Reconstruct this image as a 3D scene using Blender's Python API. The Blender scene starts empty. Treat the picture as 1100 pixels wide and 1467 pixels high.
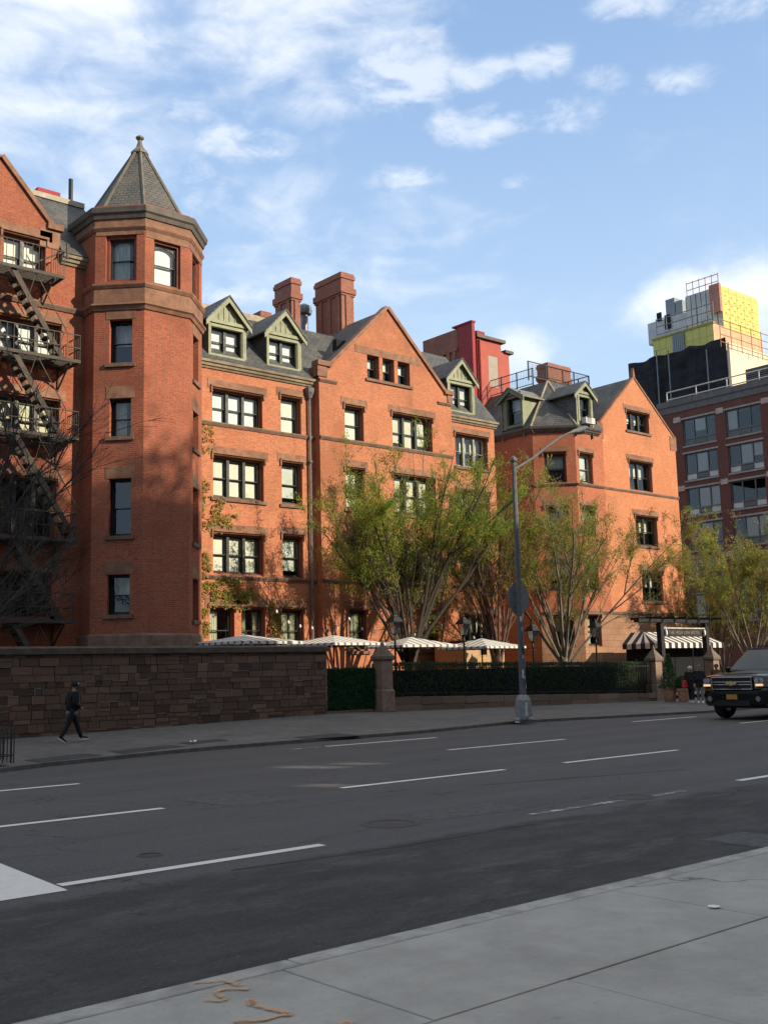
import bpy, bmesh, math, random
from mathutils import Vector as V, Matrix, geometry, noise
R = math.radians
random.seed(7)
SC = bpy.context.scene
COL = SC.collection
# ------------------------------------------------------------------ camera
W_, H_ = 1100, 1467
FPX = 1542.2
PITCH, ROLL, YAW = R(8.42), R(-1.433), R(40.74)
CAM = V((0, 0, 1.7))
_fw = V((math.sin(YAW), math.cos(YAW), 0)); _rt = V((math.cos(YAW), -math.sin(YAW), 0)); _up = V((0, 0, 1))
CW = _fw*math.cos(PITCH) + _up*math.sin(PITCH)
_u2 = _up*math.cos(PITCH) - _fw*math.sin(PITCH)
CR = _rt*math.cos(ROLL) + _u2*math.sin(ROLL)
CU = _u2*math.cos(ROLL) - _rt*math.sin(ROLL)
cam = bpy.data.objects.new('camera', bpy.data.cameras.new('camera')); COL.objects.link(cam)
cam.matrix_world = Matrix(((CR.x, CU.x, -CW.x, CAM.x), (CR.y, CU.y, -CW.y, CAM.y), (CR.z, CU.z, -CW.z, CAM.z), (0, 0, 0, 1)))
cam.data.sensor_fit = 'VERTICAL'; cam.data.sensor_height = 36.0
cam.data.lens = FPX/H_*36.0
cam.data.clip_end = 3000; cam.data.clip_start = .05
SC.camera = cam
def ray(x, y): return CW + CR*((x-550)/FPX) - CU*((y-733.5)/FPX)
def atY(x, y, Y): d = ray(x, y); return CAM + d*(Y/d.y)
def atX(x, y, X): d = ray(x, y); return CAM + d*(X/d.x)
def atZ(x, y, z=0.): d = ray(x, y); return CAM + d*((z-CAM.z)/d.z)

# ------------------------------------------------------------------ mesh helpers
class PL:                                   # a vertical plane: u along t, z up, d outward
    def __init__(s, o, t):
        s.o = V(o); s.t = V(t).normalized(); s.n = s.t.cross(_up)
    def p(s, u, z, d=0.): return V((s.o.x+s.t.x*u+s.n.x*d, s.o.y+s.t.y*u+s.n.y*d, z))
    def hit(s, x, y):
        r_ = ray(x, y); k = (s.o-CAM).dot(s.n)/r_.dot(s.n); q = CAM + r_*k
        return (q-s.o).dot(s.t), q.z
    def u(s, x, y=700): return s.hit(x, y)[0]
    def z(s, x, y): return s.hit(x, y)[1]
def Yp(Y): return PL((0, Y, 0), (1, 0, 0))
def Xp(X): return PL((X, 0, 0), (0, -1, 0))   # faces -X, u = -Y

ORG = {}
class MB:
    def __init__(s): s.v = []; s.f = []; s.mi = []; s.cm = 0; s.col = {}
    def add(s, pts):
        n = len(s.v); s.v += [V(p) for p in pts]; return list(range(n, n+len(pts)))
    def poly(s, pts, col=None):
        i = s.add(pts); s.f.append(i); s.mi.append(s.cm)
        if col is not None: s.col[len(s.f)-1] = col
        return s
    def hexa(s, a, b, col=None):            # two quads a (bottom/back) and b, same winding
        i = s.add(list(a)+list(b))
        for q in ((3, 2, 1, 0), (4, 5, 6, 7), (0, 1, 5, 4), (1, 2, 6, 5), (2, 3, 7, 6), (3, 0, 4, 7)):
            s.f.append([i[k] for k in q]); s.mi.append(s.cm)
            if col is not None: s.col[len(s.f)-1] = col
        return s
    def box(s, x0, x1, y0, y1, z0, z1, col=None):
        return s.hexa([(x0, y0, z0), (x1, y0, z0), (x1, y1, z0), (x0, y1, z0)], [(x0, y0, z1), (x1, y0, z1), (x1, y1, z1), (x0, y1, z1)], col)
    def pbox(s, P, u0, u1, z0, z1, d0, d1, col=None):
        return s.hexa([P.p(u0, z0, d1), P.p(u1, z0, d1), P.p(u1, z0, d0), P.p(u0, z0, d0)], [P.p(u0, z1, d1), P.p(u1, z1, d1), P.p(u1, z1, d0), P.p(u0, z1, d0)], col)
    def prism(s, pts, vec):
        vec = V(vec); pts = [V(p) for p in pts]; n = len(pts)
        i = s.add(pts); j = s.add([p+vec for p in pts])
        s.f.append(i[::-1]); s.mi.append(s.cm); s.f.append(j); s.mi.append(s.cm)
        for k in range(n):
            s.f.append([i[k], i[(k+1) % n], j[(k+1) % n], j[k]]); s.mi.append(s.cm)
        return s
    def ring(s, P, u0, u1, z0, z1, w, d0, d1, wb=None):   # rectangular frame
        wb = w if wb is None else wb
        s.pbox(P, u0, u0+w, z0, z1, d0, d1); s.pbox(P, u1-w, u1, z0, z1, d0, d1)
        s.pbox(P, u0+w, u1-w, z1-w, z1, d0, d1)
        if wb: s.pbox(P, u0+w, u1-w, z0, z0+wb, d0, d1)
        return s
    def bar(s, a, b, w, h=None, up=_up):    # rectangular bar from a to b
        a, b = V(a), V(b); h = h or w; d = (b-a).normalized()
        x = d.cross(V(up)); x = x.normalized() if x.length > 1e-4 else V((1, 0, 0)); y = x.cross(d)
        x = x*w/2; y = y*h/2
        return s.hexa([a-x-y, a+x-y, a+x+y, a-x+y], [b-x-y, b+x-y, b+x+y, b-x+y])
    def tube(s, pts, r, n=6, cap=True):
        pts = [V(p) for p in pts]; m = len(pts)
        rs = r if isinstance(r, (list, tuple)) else [r]*m
        prev = None; rows = []; x = None
        for k in range(m):
            d = (pts[min(k+1, m-1)]-pts[max(k-1, 0)])
            d = d.normalized() if d.length > 1e-9 else V((0, 0, 1))
            if x is None:
                x = d.cross(V((.31, .2, .93)));
                if x.length < .05: x = d.cross(V((1, 0, 0)))
            x = (x-d*x.dot(d)); x = x.normalized() if x.length > 1e-6 else V((1, 0, 0)); y = d.cross(x)
            rows.append(s.add([pts[k]+x*rs[k]*math.cos(2*math.pi*a/n)+y*rs[k]*math.sin(2*math.pi*a/n) for a in range(n)]))
        for k in range(m-1):
            for a in range(n):
                b = (a+1) % n
                s.f.append([rows[k][a], rows[k][b], rows[k+1][b], rows[k+1][a]]); s.mi.append(s.cm)
        if cap and n > 2:
            s.f.append(rows[0][::-1]); s.mi.append(s.cm); s.f.append(rows[-1][:]); s.mi.append(s.cm)
        return s
    def lathe(s, prof, c, n=16, rot=0., closed=False, cap=True):
        c = V(c); rows = []
        for r, z in prof:
            rows.append(s.add([c+V((r*math.cos(rot+2*math.pi*a/n), r*math.sin(rot+2*math.pi*a/n), z)) for a in range(n)]))
        m = len(rows)
        for k in range(m if closed else m-1):
            A, B = rows[k], rows[(k+1) % m]
            for a in range(n):
                b = (a+1) % n
                s.f.append([A[a], A[b], B[b], B[a]]); s.mi.append(s.cm)
        if cap and not closed:
            s.f.append(rows[0][::-1]); s.mi.append(s.cm); s.f.append(rows[-1][:]); s.mi.append(s.cm)
        return s
    def wall(s, P, outline, holes=(), depth=.14):   # sheet with openings and their reveals
        pts, ed = [], []
        for lp in [list(outline)]+[[(a, c), (b, c), (b, d), (a, d)] for a, b, c, d in holes]:
            n0 = len(pts); pts += [V((u, z)) for u, z in lp]; ed += [(n0+k, n0+(k+1) % len(lp)) for k in range(len(lp))]
        vs, _, fs, *_r = geometry.delaunay_2d_cdt(pts, ed, [], 0, 1e-5)
        def inside(c):
            r_ = False; q = outline
            for k in range(len(q)):
                (x0, y0), (x1, y1) = q[k], q[(k+1) % len(q)]
                if (y0 > c.y) != (y1 > c.y) and c.x < (x1-x0)*(c.y-y0)/(y1-y0)+x0: r_ = not r_
            return r_ and not any(a < c.x < b and z0_ < c.y < z1_ for a, b, z0_, z1_ in holes)
        idx = s.add([P.p(v.x, v.y) for v in vs])
        for f in fs:
            if inside(sum((vs[k] for k in f), V((0, 0)))/len(f)): s.f.append([idx[k] for k in f]); s.mi.append(s.cm)
        for u0, u1, z0, z1 in holes:
            c = [(u0, z0), (u1, z0), (u1, z1), (u0, z1)]
            for k in range(4):
                a, b = c[k], c[(k+1) % 4]
                s.poly([P.p(*b), P.p(*a), P.p(a[0], a[1], -depth), P.p(b[0], b[1], -depth)][::-1])
        return s
    def build(s, name, mat, parent=None, loc=None, smooth=False, bevel=0., angle=40):
        me = bpy.data.meshes.new(name)
        root = parent
        org = V((0, 0, 0))
        if parent is not None: org = ORG.get(parent.name, V((0, 0, 0)))
        elif loc is not None: org = V(loc)
        me.from_pydata([tuple(p-org) for p in s.v], [], s.f)
        mats = mat if isinstance(mat, (list, tuple)) else [mat]
        for m in mats: me.materials.append(m)
        for k, p in enumerate(me.polygons):
            p.material_index = min(s.mi[k], len(mats)-1); p.use_smooth = smooth
        if s.col:
            ca = me.color_attributes.new('Col', 'FLOAT_COLOR', 'CORNER')
            for k, p in enumerate(me.polygons):
                c = s.col.get(k, (1, 1, 1))
                for li in p.loop_indices: ca.data[li].color = (c[0], c[1], c[2], 1)
        me.validate(); me.update()
        if smooth: me.set_sharp_from_angle(angle=R(angle))
        o = bpy.data.objects.new(name, me); COL.objects.link(o)
        if parent is not None: o.parent = parent; ORG[o.name] = org
        else: o.location = org; ORG[o.name] = org
        if bevel:
            b = o.modifiers.new('bevel', 'BEVEL'); b.width = bevel; b.segments = 2; b.limit_method = 'ANGLE'; b.angle_limit = R(35)
        return o
def tag(o, label=None, cat=None, group=None, kind=None):
    if label: o['label'] = label
    if cat: o['category'] = cat
    if group: o['group'] = group
    if kind: o['kind'] = kind
    return o
def thing(name, label, cat, loc=(0, 0, 0), group=None, rz=0.):
    o = bpy.data.objects.new(name, None); COL.objects.link(o); o.location = loc; o.empty_display_size = .2
    o.rotation_euler.z = rz
    ORG[o.name] = V((0, 0, 0)) if rz else V(loc)
    return tag(o, label, cat, group)
def local(name, label, cat, loc, group=None, rz=0.):        # thing whose parts are given in its own coordinates
    o = thing(name, label, cat, loc, group, rz); ORG[o.name] = V((0, 0, 0)); return o
def struct(o): o['kind'] = 'structure'; return o
def dup(root, loc, label=None, rz=None):
    r_ = root.copy(); COL.objects.link(r_); r_.location = loc
    if label: r_['label'] = label
    if rz is not None: r_.rotation_euler.z = rz
    def rec(a, b):
        for ch in a.children:
            c = ch.copy(); COL.objects.link(c); c.parent = b; rec(ch, c)
    rec(root, r_); return r_

# ------------------------------------------------------------------ materials
def nt(name):
    m = bpy.data.materials.new(name); m.use_nodes = True
    t = m.node_tree; b = t.nodes['Principled BSDF']
    return m, t, b
def N(t, typ, **kw):
    n = t.nodes.new(typ)
    for k, v in kw.items():
        if k in n.inputs: n.inputs[k].default_value = v
        else: setattr(n, k, v)
    return n
def c4(c): return (c[0], c[1], c[2], 1)
def mixc(t, fac, a, b, blend='MIX'):
    n = t.nodes.new('ShaderNodeMix'); n.data_type = 'RGBA'; n.blend_type = blend; n.clamp_factor = True
    for sock, v in ((n.inputs[0], fac), (n.inputs[6], a), (n.inputs[7], b)):
        if isinstance(v, bpy.types.NodeSocket): t.links.new(v, sock)
        elif isinstance(v, (int, float)): sock.default_value = v
        else: sock.default_value = c4(v)
    return n.outputs[2]
def ramp(t, src, lo, hi, a=0., b=1.):
    n = t.nodes.new('ShaderNodeMapRange'); n.inputs[1].default_value = lo; n.inputs[2].default_value = hi
    n.inputs[3].default_value = a; n.inputs[4].default_value = b; n.interpolation_type = 'SMOOTHSTEP'
    t.links.new(src, n.inputs[0]); return n.outputs[0]
def posn(t, sx=1., sy=1., sz=1.):
    g = t.nodes.new('ShaderNodeNewGeometry')
    if (sx, sy, sz) == (1, 1, 1): return g.outputs['Position']
    m = N(t, 'ShaderNodeMapping'); m.inputs['Scale'].default_value = (sx, sy, sz); t.links.new(g.outputs['Position'], m.inputs['Vector'])
    return m.outputs['Vector']
def noisef(t, vec, scale, detail=4, rough=.6, dist=0.):
    n = N(t, 'ShaderNodeTexNoise', Scale=scale, Detail=detail, Roughness=rough, Distortion=dist)
    if vec is not None: t.links.new(vec, n.inputs['Vector'])
    return n.outputs['Fac']
def bump(t, b, h, strength=.3, dist=.02):
    n = N(t, 'ShaderNodeBump', Strength=strength, Distance=dist); t.links.new(h, n.inputs['Height']); t.links.new(n.outputs['Normal'], b.inputs['Normal'])
MATS = {}
def M(name, base, rough=.75, var=.22, scale=5., bmp=.0, spec=.35, metal=0., coat=0., big=.0, vec=(1, 1, 1), obj=False):
    if name in MATS: return MATS[name]
    m, t, b = nt(name)
    if obj:
        tc = t.nodes.new('ShaderNodeTexCoord'); p = tc.outputs['Object']
    else: p = posn(t, *vec)
    n1 = noisef(t, p, scale, 6, .65)
    lo = [x*(1-var) for x in base]; hi = [min(1, x*(1+var)) for x in base]
    c = mixc(t, ramp(t, n1, .3, .7), lo, hi)
    if big:
        n2 = noisef(t, p, scale*.13, 4, .6)
        c = mixc(t, ramp(t, n2, .35, .7), c, [x*(1-big) for x in (1, 1, 1)], 'MULTIPLY') if False else mixc(t, ramp(t, n2, .38, .68, 0, big), c, [x*.45 for x in base])
    t.links.new(c, b.inputs['Base Color'])
    b.inputs['Roughness'].default_value = rough; b.inputs['Specular IOR Level'].default_value = spec
    b.inputs['Metallic'].default_value = metal; b.inputs['Coat Weight'].default_value = coat
    if rough < .6: t.links.new(ramp(t, n1, .25, .75, rough*.75, min(1, rough*1.3)), b.inputs['Roughness'])
    if bmp: bump(t, b, noisef(t, p, scale*6, 5, .7), bmp, .02)
    MATS[name] = m; return m
def surfvec(t):                              # (along the surface, up the surface) in metres
    g = t.nodes.new('ShaderNodeNewGeometry')
    cr = N(t, 'ShaderNodeVectorMath', operation='CROSS_PRODUCT'); cr.inputs[0].default_value = (0, 0, 1)
    t.links.new(g.outputs['True Normal'], cr.inputs[1])
    nn = N(t, 'ShaderNodeVectorMath', operation='NORMALIZE'); t.links.new(cr.outputs[0], nn.inputs[0])
    c2 = N(t, 'ShaderNodeVectorMath', operation='CROSS_PRODUCT'); t.links.new(g.outputs['True Normal'], c2.inputs[0]); t.links.new(nn.outputs[0], c2.inputs[1])
    d1 = N(t, 'ShaderNodeVectorMath', operation='DOT_PRODUCT'); t.links.new(g.outputs['Position'], d1.inputs[0]); t.links.new(nn.outputs[0], d1.inputs[1])
    d2 = N(t, 'ShaderNodeVectorMath', operation='DOT_PRODUCT'); t.links.new(g.outputs['Position'], d2.inputs[0]); t.links.new(c2.outputs[0], d2.inputs[1])
    cm = t.nodes.new('ShaderNodeCombineXYZ'); t.links.new(d1.outputs['Value'], cm.inputs[0]); t.links.new(d2.outputs['Value'], cm.inputs[1])
    return cm.outputs[0]
def brick(name, c1, c2, mortar, w=.21, h=.07, ms=.011, stain=.35, scuff=0., rough=.85, patch=(1, 1, 1), pat=.0):
    m, t, b = nt(name); v = surfvec(t)
    br = N(t, 'ShaderNodeTexBrick', Scale=1.0); br.inputs['Brick Width'].default_value = w; br.inputs['Row Height'].default_value = h
    br.inputs['Mortar Size'].default_value = ms; br.inputs['Mortar Smooth'].default_value = .2; br.inputs['Bias'].default_value = -.1
    br.inputs['Color1'].default_value = c4(c1); br.inputs['Color2'].default_value = c4(c2); br.inputs['Mortar'].default_value = c4(mortar)
    t.links.new(v, br.inputs['Vector'])
    p = posn(t)
    c = br.outputs['Color']
    # brick to brick colour changes, weather streaks running down, broad patches
    c = mixc(t, ramp(t, noisef(t, posn(t, 9, 9, 16), 1., 2), .38, .68, 0, .5), c, [x*.55 for x in c1])
    c = mixc(t, ramp(t, noisef(t, p, .33, 5, .65), .45, .75, 0, stain), c, [x*.42+.008 for x in c1])
    c = mixc(t, ramp(t, noisef(t, posn(t, 1.3, 1.3, .12), 1., 5, .7), .52, .78, 0, stain*.9), c, [c1[0]*.36, c1[1]*.5, c1[2]*.6])
    c = mixc(t, ramp(t, noisef(t, p, .8, 6, .7), .5, .72, 0, .3), c, [min(1, c1[0]*1.25), c1[1]*1.5, c1[2]*1.6])
    if scuff:
        c = mixc(t, ramp(t, noisef(t, posn(t, .9, .9, 2.2), 1., 5, .75, .4), .64, .7, 0, scuff), c, (.62, .34, .22))
    t.links.new(c, b.inputs['Base Color']); b.inputs['Roughness'].default_value = rough; b.inputs['Specular IOR Level'].default_value = .25
    mul = N(t, 'ShaderNodeMath', operation='MULTIPLY_ADD'); t.links.new(br.outputs['Fac'], mul.inputs[0]); mul.inputs[1].default_value = -1.
    t.links.new(noisef(t, p, 30, 3), mul.inputs[2]); bump(t, b, mul.outputs[0], .5, .012)
    return m
def slate(name, c1, c2, w=.3, h=.17, dots=.0):
    m, t, b = nt(name); v = surfvec(t)
    br = N(t, 'ShaderNodeTexBrick', Scale=1.0); br.inputs['Brick Width'].default_value = w; br.inputs['Row Height'].default_value = h
    br.inputs['Mortar Size'].default_value = .014; br.inputs['Bias'].default_value = 0
    br.inputs['Color1'].default_value = c4(c1); br.inputs['Color2'].default_value = c4(c2); br.inputs['Mortar'].default_value = (.018, .018, .018, 1)
    t.links.new(v, br.inputs['Vector'])
    c = mixc(t, ramp(t, noisef(t, posn(t), 1.1, 5, .7), .4, .75, 0, .55), br.outputs['Color'], (.16, .145, .11))
    c = mixc(t, ramp(t, noisef(t, posn(t), 6, 3, .7), .62, .72, 0, .6), c, (.03, .028, .028))
    t.links.new(c, b.inputs['Base Color']); b.inputs['Roughness'].default_value = .62; b.inputs['Specular IOR Level'].default_value = .4
    mul = N(t, 'ShaderNodeMath', operation='MULTIPLY_ADD'); t.links.new(br.outputs['Fac'], mul.inputs[0]); mul.inputs[1].default_value = -1.
    t.links.new(noisef(t, posn(t), 12, 3), mul.inputs[2]); bump(t, b, mul.outputs[0], .6, .02)
    return m
def glassmat(name, tint=(.9, .95, .95), base=.06, rough=.02, wob=.06):
    m, t, b = nt(name); t.nodes.remove(b); out = t.nodes['Material Output']
    tr = N(t, 'ShaderNodeBsdfTransparent'); tr.inputs['Color'].default_value = c4(tint)
    gl = N(t, 'ShaderNodeBsdfGlossy', Roughness=rough); gl.inputs['Color'].default_value = (.95, .97, 1, 1)
    lw = N(t, 'ShaderNodeFresnel', IOR=1.5)
    ad = N(t, 'ShaderNodeMath', operation='ADD', use_clamp=True); t.links.new(lw.outputs[0], ad.inputs[0]); ad.inputs[1].default_value = base
    mx = t.nodes.new('ShaderNodeMixShader'); t.links.new(ad.outputs[0], mx.inputs[0]); t.links.new(tr.outputs[0], mx.inputs[1]); t.links.new(gl.outputs[0], mx.inputs[2])
    t.links.new(mx.outputs[0], out.inputs['Surface']); return m
def leafmat(name, cols, trans=.35):
    m, t, b = nt(name); at = N(t, 'ShaderNodeAttribute', attribute_name='Col')
    t.links.new(at.outputs['Color'], b.inputs['Base Color']); b.inputs['Roughness'].default_value = .6; b.inputs['Specular IOR Level'].default_value = .25
    tl = N(t, 'ShaderNodeBsdfTranslucent'); t.links.new(at.outputs['Color'], tl.inputs['Color'])
    mx = t.nodes.new('ShaderNodeMixShader'); mx.inputs[0].default_value = trans
    t.links.new(b.outputs[0], mx.inputs[1]); t.links.new(tl.outputs[0], mx.inputs[2]); t.links.new(mx.outputs[0], t.nodes['Material Output'].inputs['Surface'])
    return m
def colmat(name, rough=.85, var=.25, scale=9., bmp=.4):
    m, t, b = nt(name); at = N(t, 'ShaderNodeAttribute', attribute_name='Col')
    c = mixc(t, ramp(t, noisef(t, posn(t), scale, 6, .7), .3, .7, 0, var), at.outputs['Color'], (.03, .022, .018))
    t.links.new(c, b.inputs['Base Color']); b.inputs['Roughness'].default_value = rough; b.inputs['Specular IOR Level'].default_value = .25
    bump(t, b, noisef(t, posn(t), scale*2.5, 5, .7), bmp, .03); return m

LEAF_ = leafmat('shadow_edge_leaf', None, .2)
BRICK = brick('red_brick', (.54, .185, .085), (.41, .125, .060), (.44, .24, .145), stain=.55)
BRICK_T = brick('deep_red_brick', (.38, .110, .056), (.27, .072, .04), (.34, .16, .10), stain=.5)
BRICK_O = brick('orange_brick', (.60, .22, .10), (.50, .17, .078), (.5, .25, .13), stain=.35, scuff=.85)
BRICK_B = brick('bay_brick', (.49, .152, .072), (.37, .105, .052), (.42, .2, .12), stain=.5)
BRICK_CH = brick('chimney_brick', (.34, .13, .085), (.25, .085, .06), (.28, .16, .11))
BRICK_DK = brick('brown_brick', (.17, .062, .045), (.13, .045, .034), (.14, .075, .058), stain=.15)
BRICK_BASE = brick('brownstone_blocks', (.40, .22, .13), (.32, .17, .10), (.25, .14, .09), w=.8, h=.34, ms=.02, stain=.5)
SLATE = slate('roof_slate', (.085, .088, .085), (.055, .058, .062))
SLATE_T = slate('weathered_slate', (.105, .10, .086), (.078, .075, .068), w=.24, h=.14)
STONE = M('brownstone', (.26, .135, .082), .85, .28, 3., .3, big=.5)
STONE_D = M('dark_brownstone', (.19, .12, .085), .85, .28, 3., .3, big=.4)
JAMB = M('jamb_stone', (.20, .065, .042), .8, .2, 4.)
COPPER = M('eave_metal', (.30, .25, .17), .55, .25, 3., big=.5)
COPPER_D = M('dark_eave_metal', (.10, .085, .07), .6, .25, 3.)
FRAME = M('window_paint', (.022, .026, .022), .5, .2, 6.)
FRAME_L = M('pale_window_paint', (.22, .24, .20), .5, .2, 6.)
GREEN = M('sage_paint', (.26, .275, .165), .6, .18, 4., big=.35)
GREEN_D = M('dark_sage_paint', (.16, .17, .10), .6, .2, 4.)
GLASS = glassmat('window_glass', base=.02)
GLASS_D = glassmat('dark_window_glass', (.45, .5, .5), .08)
BLIND = M('cream_blind', (.86, .82, .66), .9, .04, 2.)
BLIND_C = M('ivory_blind', (.76, .70, .50), .9, .08, 3., vec=(1, 1, .2)); BLIND_G = M('pale_grey_blind', (.68, .69, .62), .9, .08, 3.)
BLIND_W = M('white_blind', (.9, .89, .84), .9, .03, 2.)
CURT = M('curtain', (.72, .70, .54), .9, .25, 9., vec=(3, 3, .2))
DARK = M('unlit_black', (.012, .012, .013), .9, .3, 2.)  # near-black stand-in for unlit rooms and openings, also used for seams
IRON = M('black_iron', (.014, .014, .015), .5, .3, 8.)
IRON_R = M('rusty_iron', (.05, .038, .028), .65, .35, 6.)
GALV = M('galvanised_steel', (.20, .215, .22), .5, .25, 9., metal=.4)
POLE = M('pole_paint', (.105, .11, .11), .55, .25, 9.)
RED = M('red_stucco', (.40, .095, .068), .8, .08, 2., big=.2)
RED_D = M('maroon_paint', (.30, .045, .045), .8, .15, 2., big=.3)

# ------------------------------------------------------------------ light and sky
SUN_AZ, SUN_EL = 25., 25.
sd = V((math.sin(R(SUN_AZ))*math.cos(R(SUN_EL)), -math.cos(R(SUN_AZ))*math.cos(R(SUN_EL)), math.sin(R(SUN_EL))))
sl = bpy.data.lights.new('sun', 'SUN'); sl.energy = 5.0; sl.angle = R(.53); sl.color = (1, .86, .67)
so = bpy.data.objects.new('sun', sl); COL.objects.link(so); so.rotation_euler = sd.to_track_quat('Z', 'Y').to_euler(); so.location = (0, -20, 60)
wd = bpy.data.worlds.new('World'); SC.world = wd; wd.use_nodes = True
t = wd.node_tree; bg = t.nodes['Background']
sky = N(t, 'ShaderNodeTexSky', sky_type='NISHITA', sun_disc=False); sky.sun_elevation = R(SUN_EL); sky.sun_rotation = math.atan2(sd.x, sd.y)
sky.air_density = 1.2; sky.dust_density = 1.5; sky.ozone_density = 1.2
tc = t.nodes.new('ShaderNodeTexCoord')
def dmask(px, py, rad, soft, sx=1., sz=1., amp=1.):          # 0..1 patch of sky round a direction
    d = ray(px, py).normalized()
    sb = N(t, 'ShaderNodeVectorMath', operation='SUBTRACT'); t.links.new(tc.outputs['Generated'], sb.inputs[0]); sb.inputs[1].default_value = d
    ml = N(t, 'ShaderNodeVectorMath', operation='MULTIPLY'); t.links.new(sb.outputs[0], ml.inputs[0]); ml.inputs[1].default_value = (1/sx, 1/sx, 1/sz)
    ln = N(t, 'ShaderNodeVectorMath', operation='LENGTH'); t.links.new(ml.outputs[0], ln.inputs[0])
    return ramp(t, ln.outputs['Value'], rad-soft, rad+soft, amp, 0)
def math2(op, a, b):
    n = N(t, 'ShaderNodeMath', operation=op)
    for i, v in ((0, a), (1, b)):
        if isinstance(v, bpy.types.NodeSocket): t.links.new(v, n.inputs[i])
        else: n.inputs[i].default_value = v
    return n.outputs[0]
mp = N(t, 'ShaderNodeMapping'); mp.inputs['Scale'].default_value = (1, 1, 1.9); mp.inputs['Rotation'].default_value = (0, R(12), 0); t.links.new(tc.outputs['Generated'], mp.inputs['Vector'])
n1 = noisef(t, mp.outputs[0], 5.5, 8, .56, .5)
n2 = noisef(t, mp.outputs[0], 15., 7, .58, .5)
nn_ = math2('ADD', math2('MULTIPLY', n1, .62), math2('MULTIPLY', n2, .38))
def masks(lst):
    r_ = None
    for a in lst: q = dmask(*a); r_ = q if r_ is None else math2('MAXIMUM', r_, q)
    return r_
n3 = noisef(t, mp.outputs[0], 34., 5, .6, .4)
big = masks(((70, 60, .16, .13, 1, 1, 1.0), (400, 0, .12, .10, 1.2, .8, 1.0), (50, 210, .11, .08, 1.3, .7, .9), (430, 105, .07, .06, 1.2, .6, 1.), (545, 335, .10, .08, 1.5, .6, .85), (860, 380, .13, .11, .9, 1.1, .28), (985, 455, .055, .04, 1, .7, .95), (1065, 455, .055, .05, 1, 1, .85), (745, 502, .026, .022, 1.2, .8, 1.15), (880, 230, .09, .08, 1, 1, .3)))
sml = masks(((570, 112, .035, .03, 1.5, .7), (690, 180, .030, .022, 1.6, .55), (690, 105, .022, .016, 1.5, .6), (778, 92, .022, .016, 1.5, .6, .8), (865, 110, .024, .022, 1.2, .8, .7), (960, 122, .026, .022, 1.5, .5, .7), (800, 165, .03, .02, 1.5, .5, .7), (260, 160, .02, .02, 1.4, .6, .8), (350, 205, .03, .022, 1.7, .5, .85), (580, 255, .024, .02, 1.5, .5, .7), (265, 255, .03, .025, 1, .9, .7), (900, 5, .026, .02, 1.6, .5, .75), (1040, 5, .026, .02, 1.5, .6, .7), (745, 260, .016, .012, 1.5, .5, .6), (330, 430, .035, .03, 1.6, .5, .8), (610, 55, .03, .025, 1, 1, .6), (330, 285, .03, .025, 1, .8, .6)))
cb1 = math2('MULTIPLY', ramp(t, math2('ADD', nn_, math2('MULTIPLY', big, .26)), .58, .92), ramp(t, big, .02, .6))
ns = math2('ADD', math2('MULTIPLY', n2, .6), math2('MULTIPLY', n3, .4))
cs1 = math2('MULTIPLY', ramp(t, math2('ADD', ns, math2('MULTIPLY', sml, .26)), .56, .84), ramp(t, sml, .02, .7))
cl = math2('MAXIMUM', cb1, math2('MULTIPLY', cs1, .62))
el = N(t, 'ShaderNodeSeparateXYZ'); t.links.new(tc.outputs['Generated'], el.inputs[0])
wisp = ramp(t, noisef(t, mp.outputs[0], 2.6, 7, .6, .5), .42, .78, 0, .42)
hs = N(t, 'ShaderNodeHueSaturation', Saturation=.92, Value=1.0); t.links.new(sky.outputs[0], hs.inputs['Color'])
SKYC = mixc(t, .55, hs.outputs[0], (2.6, 4.3, 7.4))
hz2 = ramp(t, el.outputs[2], .12, .62, .55, 0)
SKYC = mixc(t, hz2, SKYC, (5.2, 6.6, 8.0))
SKYC = mixc(t, wisp, SKYC, (6.2, 7.0, 8.2))
SKYC = mixc(t, math2('MULTIPLY', cl, .88), SKYC, (7.6, 7.8, 8.1))
ovh = math2('MULTIPLY', ramp(t, el.outputs[2], .60, .85), ramp(t, n1, .3, .5))  # added overhead cloud, out of view, whitens the skylight
SKYC = mixc(t, math2('MULTIPLY', ovh, .9), SKYC, (6.6, 6.3, 5.8))
t.links.new(SKYC, bg.inputs['Color']); bg.inputs['Strength'].default_value = .12
SC.view_settings.view_transform = 'Standard'; SC.view_settings.look = 'None'; SC.view_settings.exposure = .32; SC.view_settings.gamma = 1
SC.view_settings.use_curve_mapping = False
SC.render.engine = 'CYCLES'
cy = SC.cycles; cy.max_bounces = 6; cy.diffuse_bounces = 3; cy.glossy_bounces = 3; cy.transparent_max_bounces = 10; cy.caustics_reflective = False; cy.caustics_refractive = False; cy.use_denoising = True

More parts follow.
